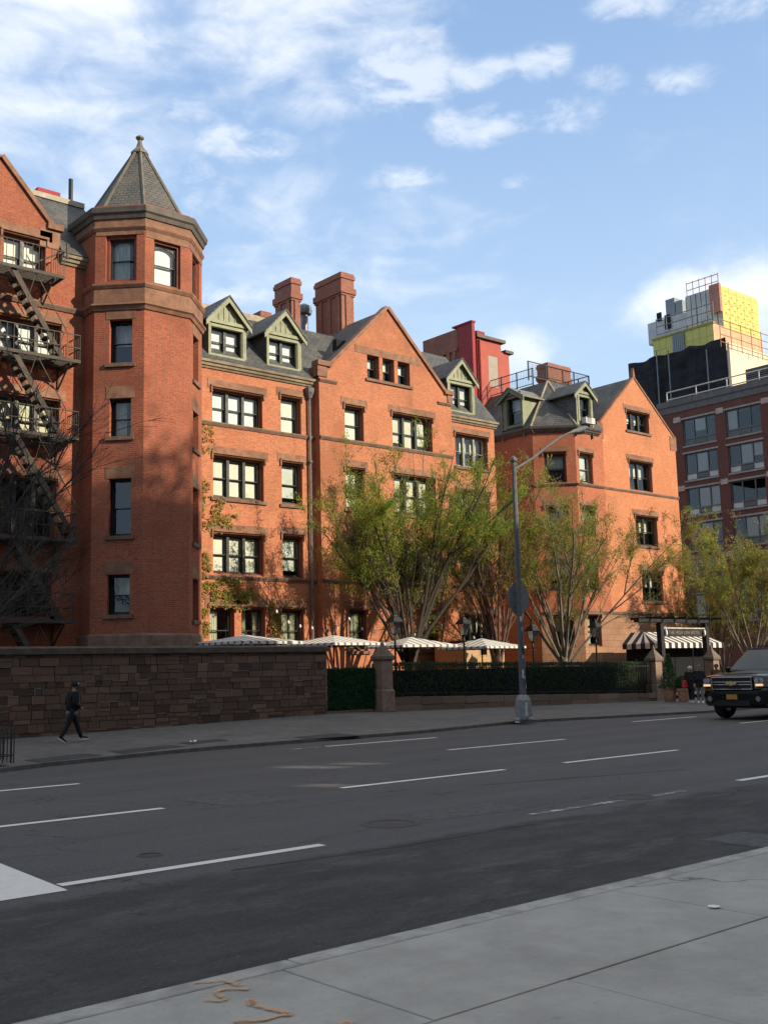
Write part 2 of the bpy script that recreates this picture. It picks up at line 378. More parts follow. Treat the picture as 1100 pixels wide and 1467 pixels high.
# ================================================================== SETTING: ground
F1, F2, F3, F5, TY, WALLY = 36.4, 36.0, 37.45, 37.3, 32.0, 29.15
def asphalt():
    m, t, b = nt('asphalt'); p = posn(t)
    c = mixc(t, ramp(t, noisef(t, p, 55, 2, .8), .32, .72), (.060, .059, .058), (.132, .130, .126))
    c = mixc(t, ramp(t, noisef(t, posn(t, .22, 1.5, 1), 1., 6, .7), .42, .72, 0, .5), c, (.060, .060, .060))
    c = mixc(t, ramp(t, noisef(t, p, .5, 7, .75), .52, .7, 0, .5), c, (.112, .110, .105))
    c = mixc(t, ramp(t, noisef(t, p, 17, 4, .8), .48, .66, 0, .5), c, (.034, .034, .033))
    c = mixc(t, ramp(t, noisef(t, p, 23, 3, .8, .3), .58, .68, 0, .55), c, (.15, .147, .14))
    sx = N(t, 'ShaderNodeSeparateXYZ'); t.links.new(p, sx.inputs[0])
    # tyre polished tracks, two to a lane, and the oil dripped between them
    tr = math_(t, 'SINE', math_(t, 'MULTIPLY', math_(t, 'ADD', sx.outputs[1], math_(t, 'MULTIPLY', noisef(t, posn(t, .08, .3, 1), 1., 2), .6)), 2*math.pi/2.02), 0.)
    c = mixc(t, math_(t, 'MULTIPLY', ramp(t, tr, .1, .9, 0, .45), ramp(t, noisef(t, posn(t, .3, 2, 1), 1., 6, .7), .35, .65)), c, (.105, .104, .101))
    c = mixc(t, math_(t, 'MULTIPLY', ramp(t, tr, -.4, -1, 0, .7), ramp(t, noisef(t, posn(t, .5, 3, 1), 1.6, 6, .7), .5, .68)), c, (.030, .029, .028))
    # old dark parking lane beside the near kerb with its own worn patches
    wob = N(t, 'ShaderNodeMath', operation='MULTIPLY_ADD'); t.links.new(noisef(t, p, .9, 5), wob.inputs[0]); wob.inputs[1].default_value = 1.0; t.links.new(sx.outputs[1], wob.inputs[2])
    lane = ramp(t, wob.outputs[0], 8.75, 9.0, 1, 0)
    d = mixc(t, ramp(t, noisef(t, posn(t, .8, 1.6, 1), 1.1, 8, .75), .38, .66), (.032, .031, .029), (.066, .064, .060))
    d = mixc(t, ramp(t, noisef(t, p, 48, 2, .8), .5, .7, 0, .5), d, (.10, .097, .09))
    d = mixc(t, ramp(t, noisef(t, posn(t, .5, 1.3, 1), .9, 7, .75, .3), .55, .62, 0, .7), d, (.098, .094, .086))
    d = mixc(t, ramp(t, noisef(t, p, 2.6, 5, .7), .62, .68, 0, .8), d, (.020, .019, .018))
    d = mixc(t, ramp(t, noisef(t, p, 14, 4, .8), .52, .66, 0, .6), d, (.021, .020, .019))
    d = mixc(t, ramp(t, noisef(t, p, 21, 3, .8, .3), .6, .68, 0, .6), d, (.125, .12, .11))
    c = mixc(t, lane, c, d)
    # dirt collected in the gutter
    gd = math_(t, 'ADD', sx.outputs[1], math_(t, 'MULTIPLY', noisef(t, p, 2.2, 6, .75), .5))
    c = mixc(t, ramp(t, gd, 5.3, 5.75, .85, 0), c, (.075, .066, .052))
    vo = N(t, 'ShaderNodeTexVoronoi', feature='DISTANCE_TO_EDGE', Scale=.62); dv = N(t, 'ShaderNodeVectorMath', operation='ADD'); t.links.new(p, dv.inputs[0])
    nc = N(t, 'ShaderNodeTexNoise', Scale=1.6, Detail=6); t.links.new(p, nc.inputs['Vector']); t.links.new(nc.outputs['Color'], dv.inputs[1]); t.links.new(dv.outputs[0], vo.inputs['Vector'])
    ck = math_(t, 'MULTIPLY', ramp(t, vo.outputs['Distance'], .0, .012, .75, 0), ramp(t, noisef(t, p, .35, 3), .5, .58))
    c = mixc(t, ck, c, (.018, .018, .018))
    t.links.new(c, b.inputs['Base Color']); b.inputs['Roughness'].default_value = .8; b.inputs['Specular IOR Level'].default_value = .3
    bump(t, b, noisef(t, p, 70, 3, .8), .6, .01); return m
def math_(t, op, a, b_):
    n = N(t, 'ShaderNodeMath', operation=op)
    for i, v in ((0, a), (1, b_)):
        if isinstance(v, bpy.types.NodeSocket): t.links.new(v, n.inputs[i])
        else: n.inputs[i].default_value = v
    return n.outputs[0]
ASPH = asphalt()
def concrete(name, base):
    m, t, b = nt(name); p = posn(t)
    c = mixc(t, ramp(t, noisef(t, p, 2.2, 8, .7), .3, .7), [x*.86 for x in base], [min(1, x*1.1) for x in base])
    c = mixc(t, ramp(t, noisef(t, posn(t, 1, 1, 1), .45, 6, .7, .6), .48, .7, 0, .45), c, [x*.62 for x in base])
    c = mixc(t, ramp(t, noisef(t, p, 26, 4, .85), .55, .68, 0, .38), c, [x*.55 for x in base])
    c = mixc(t, ramp(t, noisef(t, posn(t, .7, .7, 1), 1.4, 6, .75, .8), .56, .63, 0, .3), c, [x*.6 for x in base])
    vo = N(t, 'ShaderNodeTexVoronoi', Scale=1.5); t.links.new(p, vo.inputs['Vector'])
    c = mixc(t, math_(t, 'MULTIPLY', ramp(t, vo.outputs['Distance'], .035, .05, 1, 0), ramp(t, noisef(t, p, .8, 2), .42, .5, 0, .9)), c, [x*.3 for x in base])
    vo = N(t, 'ShaderNodeTexVoronoi', feature='DISTANCE_TO_EDGE', Scale=.32); dv = N(t, 'ShaderNodeVectorMath', operation='ADD'); t.links.new(p, dv.inputs[0])
    nc = N(t, 'ShaderNodeTexNoise', Scale=1.1, Detail=6); t.links.new(p, nc.inputs['Vector']); t.links.new(nc.outputs['Color'], dv.inputs[1]); t.links.new(dv.outputs[0], vo.inputs['Vector'])
    c = mixc(t, math_(t, 'MULTIPLY', ramp(t, vo.outputs['Distance'], .0, .006, .8, 0), ramp(t, noisef(t, p, .3, 3), .5, .56)), c, [x*.25 for x in base])
    t.links.new(c, b.inputs['Base Color']); b.inputs['Roughness'].default_value = .85; b.inputs['Specular IOR Level'].default_value = .3
    bump(t, b, noisef(t, p, 50, 4, .8), .35, .006); return m
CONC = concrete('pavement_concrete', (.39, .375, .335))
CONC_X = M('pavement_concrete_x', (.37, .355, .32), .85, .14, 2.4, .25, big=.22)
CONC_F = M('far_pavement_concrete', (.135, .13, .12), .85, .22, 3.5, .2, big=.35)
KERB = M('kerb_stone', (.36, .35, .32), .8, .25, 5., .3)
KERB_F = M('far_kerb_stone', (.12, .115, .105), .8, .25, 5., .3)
EARTH = M('courtyard_earth', (.13, .10, .07), .9, .3, 3.)
def paintmat(name, wear, base=(.72, .70, .64)):
    m, t, b = nt(name); p = posn(t)
    n = math_(t, 'ADD', math_(t, 'MULTIPLY', noisef(t, p, 3.2, 8, .75), .6), math_(t, 'MULTIPLY', noisef(t, p, 22, 4, .8), .4))
    c = mixc(t, ramp(t, n, wear, wear+.035), base, (.085, .088, .09))
    c = mixc(t, ramp(t, noisef(t, p, 7, 5), .4, .75, 0, .25), c, (.4, .4, .38))
    t.links.new(c, b.inputs['Base Color']); b.inputs['Roughness'].default_value = .7; return m
PAINT = paintmat('road_paint', .63); PAINT_W = paintmat('worn_road_paint', .44)

# road sheet and outer ground
m = MB()
for x in range(-60, 240, 20): m.poly([(x, 4.5, 0), (x+20, 4.5, 0), (x+20, 27, 0), (x, 27, 0)])
struct(m.build('road', ASPH))
m = MB(); m.poly([(-1500, -1500, -.25), (1500, -1500, -.25), (1500, 1500, -.25), (-1500, 1500, -.25)])
struct(m.build('ground', M('city_ground', (.12, .12, .115), .9)))
NK = 5.10                                            # near kerb line
# near pavement: real slabs with open joints
jl = [atZ(x, y, .15) for x, y in ((595, 1467), (1100, 1315))]
JY = (jl[0].y+jl[1].y)/2
m = MB()
m.box(-40, 90, -8, NK-.17, -.2, .136)
cu = [atZ(465, 1409, .15).x, atZ(920, 1283, .15).x]
step = cu[1]-cu[0]
xs = [cu[0]+step*k for k in range(-8, 18)]
for k in range(len(xs)-1):
    for y0, y1 in ((JY+.006, NK-.17), (JY-1.6, JY-.006), (JY-3.2, JY-1.612), (JY-4.8, JY-3.212)):
        o = 0 if y0 > JY else .9
        t0 = random.uniform(-.002, .002)
        m.box(xs[k]+o+.005, xs[k+1]+o-.005, y0, y1, .13, .15+t0)
struct(m.build('near_pavement', CONC, bevel=.006))
m = MB(); x = -40.
while x < 90:
    w = random.choice((1.6, 2., 2.4)); m.box(x+.004, x+w-.004, NK-.165, NK+random.uniform(-.006, .006), -.1, .152); x += w
struct(m.build('kerb', KERB, bevel=.015))
# far pavement: kerb line follows the photo, surface rises gently toward the garden
kp = [(-30, 19.7), (6.5, 19.75)] + [(p.x, p.y) for p in [atZ(x, y, .02) for x, y in ((20, 1101), (136, 1089), (273, 1075), (595, 1050), (740, 1035), (1010, 1020.5))]] + [(60, 23.3), (160, 23.5)]
def interp(tab, x):
    for (a, b), (c, d) in zip(tab, tab[1:]):
        if x <= c: return b+(d-b)*max(0, min(1, (x-a)/(c-a)))
    return tab[-1][1]
wz = [(-30, .1), (11., .14), (22, .39), (25, .34), (41, .1), (60, .12), (160, .12)]
def wallz(x): return interp(wz, x)
def kerbY(x): return interp(kp, x)
m = MB(); xs = [-30+1.5*k for k in range(128)]
rows = []
for x in xs:
    ky = kerbY(x); rows.append(m.add([(x, ky+(WALLY+1.2-ky)*f, .08+(wallz(x)-.08)*f**1.2) for f in (0, .2, .4, .6, .8, 1)]))
for a, b in zip(rows, rows[1:]):
    for k in range(5): m.f.append([a[k], b[k], b[k+1], a[k+1]]); m.mi.append(0)
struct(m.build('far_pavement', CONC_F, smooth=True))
m = MB()
for a, b in zip(xs, xs[1:]):
    m.hexa([(a, kerbY(a)-.16, -.1), (b, kerbY(b)-.16, -.1), (b, kerbY(b), -.1), (a, kerbY(a), -.1)], [(a, kerbY(a)-.16, .084), (b, kerbY(b)-.16, .084), (b, kerbY(b), .084), (a, kerbY(a), .084)])
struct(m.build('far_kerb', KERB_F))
m = MB(); m.poly([(-40, WALLY+.9, .3), (170, WALLY+.9, .16), (170, 60, .16), (-40, 60, .3)])
struct(m.build('courtyard', EARTH))
# darker repair strips in the far pavement
m = MB()
def strip(pts, z=.0, lift=.004):
    return [V((p.x, p.y, z+lift)) for p in pts]
def farz(x, y):
    ky = kerbY(x); f = max(0, min(1, (y-ky)/(WALLY+1.2-ky))); return .08+(wallz(x)-.08)*f**1.2
for q in (((35, 1081), (120, 1072), (148, 1074), (60, 1084)), ((155, 1069), (240, 1061), (270, 1062), (175, 1072)), ((255, 1058), (315, 1053), (330, 1055), (270, 1060)), ((420, 1050), (480, 1045), (520, 1047), (440, 1052))):
    pts = [atZ(x, y, .2) for x, y in q]; m.poly([V((p.x, p.y, farz(p.x, p.y)+.006)) for p in pts])
struct(m.build('pavement_patch', M('patch_asphalt', (.05, .052, .055), .85, .3, 4.)))
# lane markings
def mark(line, x0, x1, w=.13):
    return (line, x0, x1, w)
LY = {'A': 9.15*.9714, 'B': 13.3*.9714, 'C': 17.55*.9714, 'D': 21.0*.9714}
m = MB()
def lane(mb, key, a, b, w=.14):
    xa, xb = atZ(*a).x, atZ(*b).x; y = (atZ(*a).y+atZ(*b).y)/2 if key is None else LY[key]
    n = max(1, int((xb-xa)/1.5))
    for k in range(n):
        u0 = xa+(xb-xa)*k/n; u1 = xa+(xb-xa)*(k+1)/n
        mb.poly([(u0, y-w/2, .004), (u1, y-w/2, .004), (u1, y+w/2, .004), (u0, y+w/2, .004)])
lane(m, 'A', (90, 1270), (465, 1211)); lane(m, 'A', (1050, 1118), (1400, 1063)); lane(m, 'B', (-200, 1203), (240, 1159)); lane(m, 'B', (487, 1129), (727, 1103)); lane(m, 'B', (808, 1093), (978, 1075))
lane(m, 'C', (-300, 1162), (122, 1124)); lane(m, 'C', (632, 1074), (805, 1059)); lane(m, 'C', (1050, 1036), (1300, 1014)); lane(m, 'D', (460, 1070), (630, 1057)); lane(m, 'D', (900, 1034), (1010, 1027))
struct(m.build('lane_marking', PAINT))
m = MB(); lane(m, None, (755, 1167), (985, 1133), .12); lane(m, 'D', (395, 1072), (440, 1068), .12)
struct(m.build('worn_lane_marking', PAINT_W))
m = MB()                                             # broad stop bar at the left edge
e0, e1 = atZ(98, 1276), atZ(-10, 1233)
xb = e0.x
y0_ = e0.y; y1_ = LY['B']-.4; sl2 = (e1.x-e0.x)/(e1.y-e0.y)
for k in range(6): ya_ = y0_+(y1_-y0_)*k/6; yb_ = y0_+(y1_-y0_)*(k+1)/6; m.poly([(xb-2.4, ya_, .0045), (xb+sl2*(ya_-y0_), ya_, .0045), (xb+sl2*(yb_-y0_), yb_, .0045), (xb-2.4, yb_, .0045)])
struct(m.build('stop_bar', PAINT))
m = MB()                                             # long seams in the asphalt
def seam(pts, w=.035):
    q = [atZ(*p) for p in pts]
    for a, b in zip(q, q[1:]):
        n = max(2, int((b-a).length/.4))
        pr = None
        for k in range(n+1):
            c = a.lerp(b, k/n)+V((0, noise.noise(V((c_ := a.x+k*.37, a.y, 0)))*.05, 0))
            if pr: m.poly([(pr.x, pr.y-w/2, .003), (c.x, c.y-w/2, .003), (c.x, c.y+w/2, .003), (pr.x, pr.y+w/2, .003)])
            pr = c
seam(((330, 1247), (560, 1215), (770, 1180))); seam(((690, 1125), (985, 1102)), .03); seam(((1000, 1203), (1058, 1192), (1100, 1198)), .03)
struct(m.build('road_seam', M('bitumen', (.018, .018, .018), .6)))

m = MB()                                             # cut and refilled trenches
for q in (((1000, 1203), (1058, 1191), (1300, 1215), (1240, 1232)), ((560, 1166), (700, 1150), (760, 1158), (620, 1175)), ((250, 1145), (330, 1136), (420, 1146), (335, 1156))):
    m.poly([atZ(x, y, .0025) for x, y in q])
struct(m.build('asphalt_patch', M('trench_fill', (.088, .087, .084), .85, .3, 9., .4)))
m = MB()
for px, py, r_ in ((560, 1180, .33), (905, 1142, .3), (215, 1225, .12)):
    c = atZ(px, py, .004); m.lathe([(0, .0), (r_*.8, .0), (r_*.82, .006), (r_, .006), (r_+.02, -.004)], c, 24, cap=False)
struct(m.build('manhole_cover', M('cast_iron', (.05, .045, .04), .55, .35, 30., .5)))
# sprayed survey marks on the near pavement
m = MB()
def stroke(pts, w, z=.157):
    q = [atZ(x, y, z) for x, y in pts]; sm_ = []
    for k in range(len(q)-1):
        p0, p1, p2, p3 = q[max(0, k-1)], q[k], q[k+1], q[min(len(q)-1, k+2)]
        for i in range(8): f = i/8; sm_.append(.5*((2*p1)+(p2-p0)*f+(2*p0-5*p1+4*p2-p3)*f*f+(3*p1-p0-3*p2+p3)*f**3))
    sm_.append(q[-1]); L = []
    for k, p in enumerate(sm_):
        d = (sm_[min(k+1, len(sm_)-1)]-sm_[max(0, k-1)]).normalized(); n_ = V((-d.y, d.x, 0)); ww = w*(.55+.3*noise.noise(p*9))
        L.append(m.add([p-n_*ww, p+n_*ww]))
    for a, b in zip(L, L[1:]): m.f.append([a[0], b[0], b[1], a[1]]); m.mi.append(0)
stroke(((277, 1408), (300, 1406), (325, 1405), (345, 1412)), .032); stroke(((293, 1431), (312, 1433), (322, 1430), (310, 1421), (318, 1417), (335, 1416), (357, 1416)), .034)
stroke(((358, 1430), (370, 1441), (395, 1446), (416, 1452), (400, 1454), (375, 1460), (335, 1462)), .036); stroke(((357, 1430), (362, 1440)), .04); stroke(((485, 1464), (505, 1466)), .05)
SPR, t_, b_ = nt('orange_spray'); b_.inputs['Base Color'].default_value = (.62, .36, .18, 1); b_.inputs['Roughness'].default_value = .85
tr_ = N(t_, 'ShaderNodeBsdfTransparent'); mx_ = t_.nodes.new('ShaderNodeMixShader')
t_.links.new(ramp(t_, noisef(t_, posn(t_), 26, 6, .85), .36, .58, .1, .85), mx_.inputs[0]); t_.links.new(tr_.outputs[0], mx_.inputs[1]); t_.links.new(b_.outputs[0], mx_.inputs[2]); t_.links.new(mx_.outputs[0], t_.nodes['Material Output'].inputs['Surface'])
o = m.build('paint_mark', SPR); struct(o)

# ================================================================== the red brick building
HB = thing('brick_building', 'long red brick building with octagonal corner tower, steep gables, green dormers and slate roofs', 'building', (30, F1, .3))
LASTW = [None]
def window(P, u0, u1, z0, z1, lights=1, style='blind', meet=.5, reveal=.14, paint=None, parent=None, arch=False, ringw=.07, frac=None, glass=None):
    """stepped stone jambs, painted frame, double hung sashes, panes and blinds"""
    paint = paint or FRAME; par = parent or HB
    j = MB(); d0 = -reveal
    if ringw: j.ring(P, u0-.001, u1+.001, z0, z1+.001, ringw, d0-.13, d0)
    a0, a1, b0, b1 = u0+ringw, u1-ringw, z0+ringw*.6, z1-ringw
    fd = d0-.10
    f = MB(); fw = .05
    f.ring(P, a0, a1, b0, b1, fw, fd-.12, fd+.002)
    mw = .13; n = lights
    lw = (a1-a0-2*fw-(n-1)*mw)/n
    pn = MB(); bl = MB(); bl2 = MB()
    for k in range(n):
        s0 = a0+fw+k*(lw+mw); s1 = s0+lw
        if k < n-1: f.pbox(P, s1, s1+mw, b0+fw, b1-fw, fd-.13, fd+.02)
        q0, q1 = b0+fw, b1-fw; zm = q0+(q1-q0)*meet
        sw = .028
        f.ring(P, s0, s1, zm-.02, q1, sw, fd-.075, fd-.035)
        f.ring(P, s0, s1, q0, zm+.02, sw+.01, fd-.118, fd-.078, wb=.06)
        if arch:
            for sgn in (0, 1):
                pts = []
                rr = (s1-s0)/2-sw; cx = (s0+s1)/2; zt = q1-sw
                for i in range(7):
                    ang = math.pi/2*i/6
                    pts.append((cx+(rr*math.cos(ang))*(1 if sgn else -1), zt-rr*.55+rr*.55*math.sin(ang)))
                corner = (cx+rr*(1 if sgn else -1), zt+.001)
                pp = [P.p(u, z, fd-.07) for u, z in pts]+[P.p(corner[0], corner[1], fd-.07)]
                f.prism(pp, P.n*.035)
        pn.poly([P.p(s0+sw, zm, fd-.055), P.p(s1-sw, zm, fd-.055), P.p(s1-sw, q1-sw, fd-.055), P.p(s0+sw, q1-sw, fd-.055)])
        pn.poly([P.p(s0+sw, q0+.04, fd-.098), P.p(s1-sw, q0+.04, fd-.098), P.p(s1-sw, zm, fd-.098), P.p(s0+sw, zm, fd-.098)])
        fr = random.choice((1., 1., 1., .96, .84)) if frac is None else (frac[k] if isinstance(frac, (list, tuple)) else frac)
        if style in ('blind', 'white') and fr > 0:
            zb = q1-(q1-q0)*fr
            bl.poly([P.p(s0-.02, zb, fd-.17), P.p(s1+.02, zb, fd-.17), P.p(s1+.02, q1, fd-.17), P.p(s0-.02, q1, fd-.17)])
        if style == 'curtain':
            ww = lw*random.uniform(.45, .8)
            for c0, c1 in ((s0, s0+ww),) if random.random() < .6 else ((s0, s0+ww*.8), (s1-ww*.6, s1)):
                st = 9
                for i in range(st):
                    x0 = c0+(c1-c0)*i/st; x1 = c0+(c1-c0)*(i+1)/st; dd = (.03 if i % 2 else -.03)
                    bl2.poly([P.p(x0, q0, fd-.2+dd), P.p(x1, q0, fd-.2-dd), P.p(x1, q1, fd-.2-dd), P.p(x0, q1, fd-.2+dd)])
        if style == 'dim':
            zb = q1-(q1-q0)*.5
            bl2.poly([P.p(s0, zb, fd-.35), P.p(s1, zb, fd-.35), P.p(s1, q1, fd-.35), P.p(s0, q1, fd-.35)])
    if n > 0 and lights >= 1:
        w = f.build('window', paint, par) if parent is None else f.build('window', paint, par)
    top = parent is None
    LASTW[0] = w
    own = w if top else par
    if ringw: j.build('jamb', JAMB, own)
    pn.build('pane', glass or GLASS, own)
    if bl.f: bl.build('blind', random.choice((BLIND, BLIND, BLIND_C, BLIND_G)) if style == 'blind' else BLIND_W, own)
    if bl2.f: bl2.build('curtain', CURT, own)
    return w
def lintel(P, u0, u1, z1, h=.36, over=.22, d=.02, hood=True):
    m = MB(); m.pbox(P, u0-over, u1+over, z1+.002, z1+h, -.1, d)
    if hood:
        m.pbox(P, u0-.09, u1+.09, z1+.05, z1+.13, d-.01, d+.07)      # hood mould
        for uu in (u0-.09, u1+.02): m.pbox(P, uu, uu+.07, z1-.18, z1+.05, -.05, d+.05)
    m.build('lintel', STONE, LASTW[0])
def sill(P, u0, u1, z0, over=.12):
    MB().pbox(P, u0-over, u1+over, z0-.13, z0-.003, -.2, .08).build('sill', STONE_D, LASTW[0])
def course(P, u0, u1, z, h=.16, d=.09):
    MB().prism([P.p(u0, z-h, -.02), P.p(u0, z-h, d*.4), P.p(u0, z-.05, d), P.p(u0, z, d*.8), P.p(u0, z, -.02)], P.t*(u1-u0)).build('string_course', STONE_D, HB)
def eave(mat, P, u0, u1, z, s=.58):
    """moulded metal cornice whose lower edge is at z"""
    mb = MB(); pr = [(-.05, 0), (.06, 0), (.10, .12*s), (.16, .16*s), (.19, .30*s), (.26, .36*s), (.29, .52*s), (.25, .55*s), (-.05, .60*s)]
    mb.prism([P.p(u0, z+b, a) for a, b in pr][::-1], P.t*(u1-u0)).build('eave', mat, HB)

# ---------------- left main range (section 1), plane F1
P1 = Yp(F1)
zE = P1.z(287.2, 525.3); zC3 = P1.z(287.6, 606.9); zC1 = P1.z(286.4, 828.6)
UL = P1.u(275, 700); UR1 = P1.u(459.5, 700)
holes = []
def W(P, l, r_, tp, bt, lights=1, style='blind', lint=True, sl=True, lst=None, zr=None, **kw):
    u0, u1 = P.u(l, (tp+bt)/2), P.u(r_, (tp+bt)/2); z1, z0 = P.z(l, tp), P.z(l, bt)
    if zr: z0, z1 = zr
    (holes if lst is None else lst).append((u0, u1, z0, z1))
    window(P, u0, u1, z0, z1, lights, style, **kw)
    if lint: lintel(P, u0, u1, z1)
    if sl: sill(P, u0, u1, z0)
    return u0, u1, z0, z1
r3t = W(P1, 304.4, 376, 555.3, 605.9, 3, 'white', sl=False)
r3s = W(P1, 402.5, 431.3, 566.4, 621.6, 1, 'blind', sl=False)
r2t = W(P1, 305.6, 378, 651, 712, 3, 'blind', frac=[1, 1, .94])
r2s = W(P1, 403.8, 433.2, 661, 722, 1, 'blind')
r1t = W(P1, 305.6, 378, 762.7, 821.6, 3, 'blind', sl=False, frac=[1, .96, .96])
r1s = W(P1, 405, 434.5, 766.4, 827.8, 1, 'blind', sl=False)
Z3, Z2, Z1 = (r3s[2], r3s[3]), (r2s[2], r2s[3]), (r1s[2], r1s[3])
g0 = W(P1, 300.7, 336.3, 869.5, 935, 1, 'curtain')
W(P1, 346.1, 380.5, 868.3, 935, 1, 'curtain', zr=(g0[2], g0[3])); W(P1, 403.8, 435.7, 868.3, 935, 1, 'curtain', zr=(g0[2], g0[3]))
Z0 = (g0[2], g0[3])
WL = MB()
WL.wall(P1, [(UL, .1), (UR1+.2, .1), (UR1+.2, zE+.2), (UL, zE+.2)], holes)
WL.build('wall', BRICK, HB)
course(P1, UL, UR1, zC3+.16); course(P1, UL, UR1, zC1+.16)
eave(COPPER, P1, UL, UR1-.15, zE)
# ---------------- gable 2
P2 = Yp(F2); holes = []
gl, gr = P2.u(459.5, 700), P2.u(648, 640)
gk = P2.z(465, 524); ga = P2.hit(554, 442); glx = P2.u(470.5, 525); grx = P2.u(638, 563); gkr = P2.z(640, 565)
for l, r_, tp, bt in ((526, 543.1, 507.6, 541.5), (548.2, 564.7, 512, 547), (569.8, 586.9, 516.5, 551)): W(P2, l, r_, tp, bt, 1, 'blind', lint=False, sl=False, frac=.45, zr=(P2.z(526, 541.5), P2.z(526, 507.6)))
a = holes[:3]; sill(P2, a[0][0], a[2][1], a[0][2]); lintel(P2, a[0][0]-.3, a[2][1]+.3, a[0][3], .34, .4, .015, False)
W(P2, 494, 521, 580, 631, 1, 'blind', sl=False, frac=.95); trip = W(P2, 562.2, 619, 593, 646, 3, 'blind', sl=False, zr=Z3, frac=[.8, .9, .8])
s2 = (P2.u(495.6), P2.u(522)); t2 = (P2.u(564, 690), P2.u(622, 690))
for zr, st in ((Z2, 'blind'), (Z1, 'curtain'), (Z0, 'curtain')):
    for (u0, u1), n in ((s2, 1), (t2, 3 if zr != Z0 else 1)):
        if n == 1 and (u0, u1) == t2: u0 = P2.u(600.7, 890); u1 = P2.u(627, 890)
        holes.append((u0, u1, zr[0], zr[1])); window(P2, u0, u1, zr[0], zr[1], n, st, frac=.95); lintel(P2, u0, u1, zr[1])
        if zr != Z1: sill(P2, u0, u1, zr[0])
course(P2, gl, gr, zC3+.16); course(P2, gl, gr, zC1+.16)
for u0, u1 in ((gl, gl+.95), (gr-.9, gr)): course(P2, u0, u1, zE+.35, .14)
WL = MB()
WL.wall(P2, [(gl, .1), (gr, .1), (gr, gkr), (grx, gkr), ga, (glx, gk), (gl, gk)], holes)
WL.poly([(gl, F1+.4, .1), (gl, F2, .1), (gl, F2, gk), (gl, F1+.4, gk)]); WL.poly([(gr, F2, .1), (gr, F3, .1), (gr, F3, gkr), (gr, F2, gkr)])
WL.build('gable_wall', BRICK, HB)
# stone copings and kneelers
def coping(P, a, b, w=.3, h=.13, d=.1):
    pa, pb = P.p(a[0], a[1], 0), P.p(b[0], b[1], 0); dr = (pb-pa).normalized(); nrm = dr.cross(P.n)
    if nrm.z < 0: nrm = -nrm
    q = [pa-nrm*.02, pb-nrm*.02, pb+nrm*h, pa+nrm*h]
    MB().prism([x+P.n*d for x in q], -P.n*(w+d)).build('coping', STONE, HB)
def kneel(P, *b): MB().pbox(P, *b).build('kneeler', STONE, HB)
coping(P2, (glx, gk), ga); coping(P2, (grx, gkr), ga)
kneel(P2, gl-.12, glx+.1, gk-.02, gk+.2, -.35, .12); kneel(P2, gl-.1, glx-.1, gk-.5, gk-.02, -.35, .05)
kneel(P2, grx-.1, gr+.12, gkr-.02, gkr+.2, -.35, .12); kneel(P2, grx+.1, gr+.08, gkr-.4, gkr-.02, -.35, .05)
# ---------------- section 3
P3 = Yp(F3); holes = []
u3 = P3.u(708, 640)
w3 = (P3.u(651.8, 635), P3.u(698, 635))
zt3 = P3.z(651.8, 618)
holes.append((w3[0], w3[1], Z3[0], Z3[1])); window(P3, *w3, *Z3, 3, 'dim', paint=FRAME_L); lintel(P3, *w3, Z3[1], .34)
for zr, st in ((Z2, 'dim'), (Z1, 'curtain'), (Z0, 'dim')):
    holes.append((w3[0], w3[1], zr[0], zr[1])); window(P3, *w3, *zr, 3, st); lintel(P3, *w3, zr[1]); sill(P3, *w3, zr[0])
sill(P3, *w3, Z3[0])
WL = MB(); WL.wall(P3, [(gr-.3, .1), (u3, .1), (u3, zE+.3), (gr-.3, zE+.3)], holes)
WL.poly([(u3, F3, .1), (u3, F3+6, .1), (u3, F3+6, zE+.3), (u3, F3, zE+.3)])
WL.build('wall', BRICK, HB)
eave(COPPER, P3, gr+.02, u3+.12, P3.z(650, 604)-.02)
course(P3, gr, u3, zC1+.16)
# ---------------- roofs of sections 1-3
RF = MB(); m1 = 1.12
def slope(x0, x1, y0, z0, run, m=m1): RF.poly([(x0, y0, z0), (x1, y0, z0), (x1, y0+run, z0+run*m), (x0, y0+run, z0+run*m)])
rz0 = zE+.33
def roofz(y, F=F1): return rz0+(y-(F-.34))*m1
def ridge_run(px, py, y0, z0, m):
    d = ray(px, py); k = (z0-m*y0-CAM.z)/(d.z-m*d.y); return k*d.y-y0
RUN = max(1.2, min(6.5, ridge_run(351, 453, F1-.24, rz0, m1)))
slope(UL-1, (gl+gr)/2, F1-.24, rz0, RUN); RF.poly([(UL-1, F1-.24+RUN, rz0+RUN*m1), ((gl+gr)/2, F1-.24+RUN, rz0+RUN*m1), ((gl+gr)/2, F1+9, rz0+RUN*m1-1), (UL-1, F1+9, rz0+RUN*m1-1)])
z3r = P3.z(650, 604)+.31
RF.poly([(gr-.5, F3-.24, z3r), (u3, F3-.24, z3r), (u3, F3-.24+3.6, z3r+3.6*1.2), (gr-.5, F3-.24+3.6, z3r+3.6*1.2)])
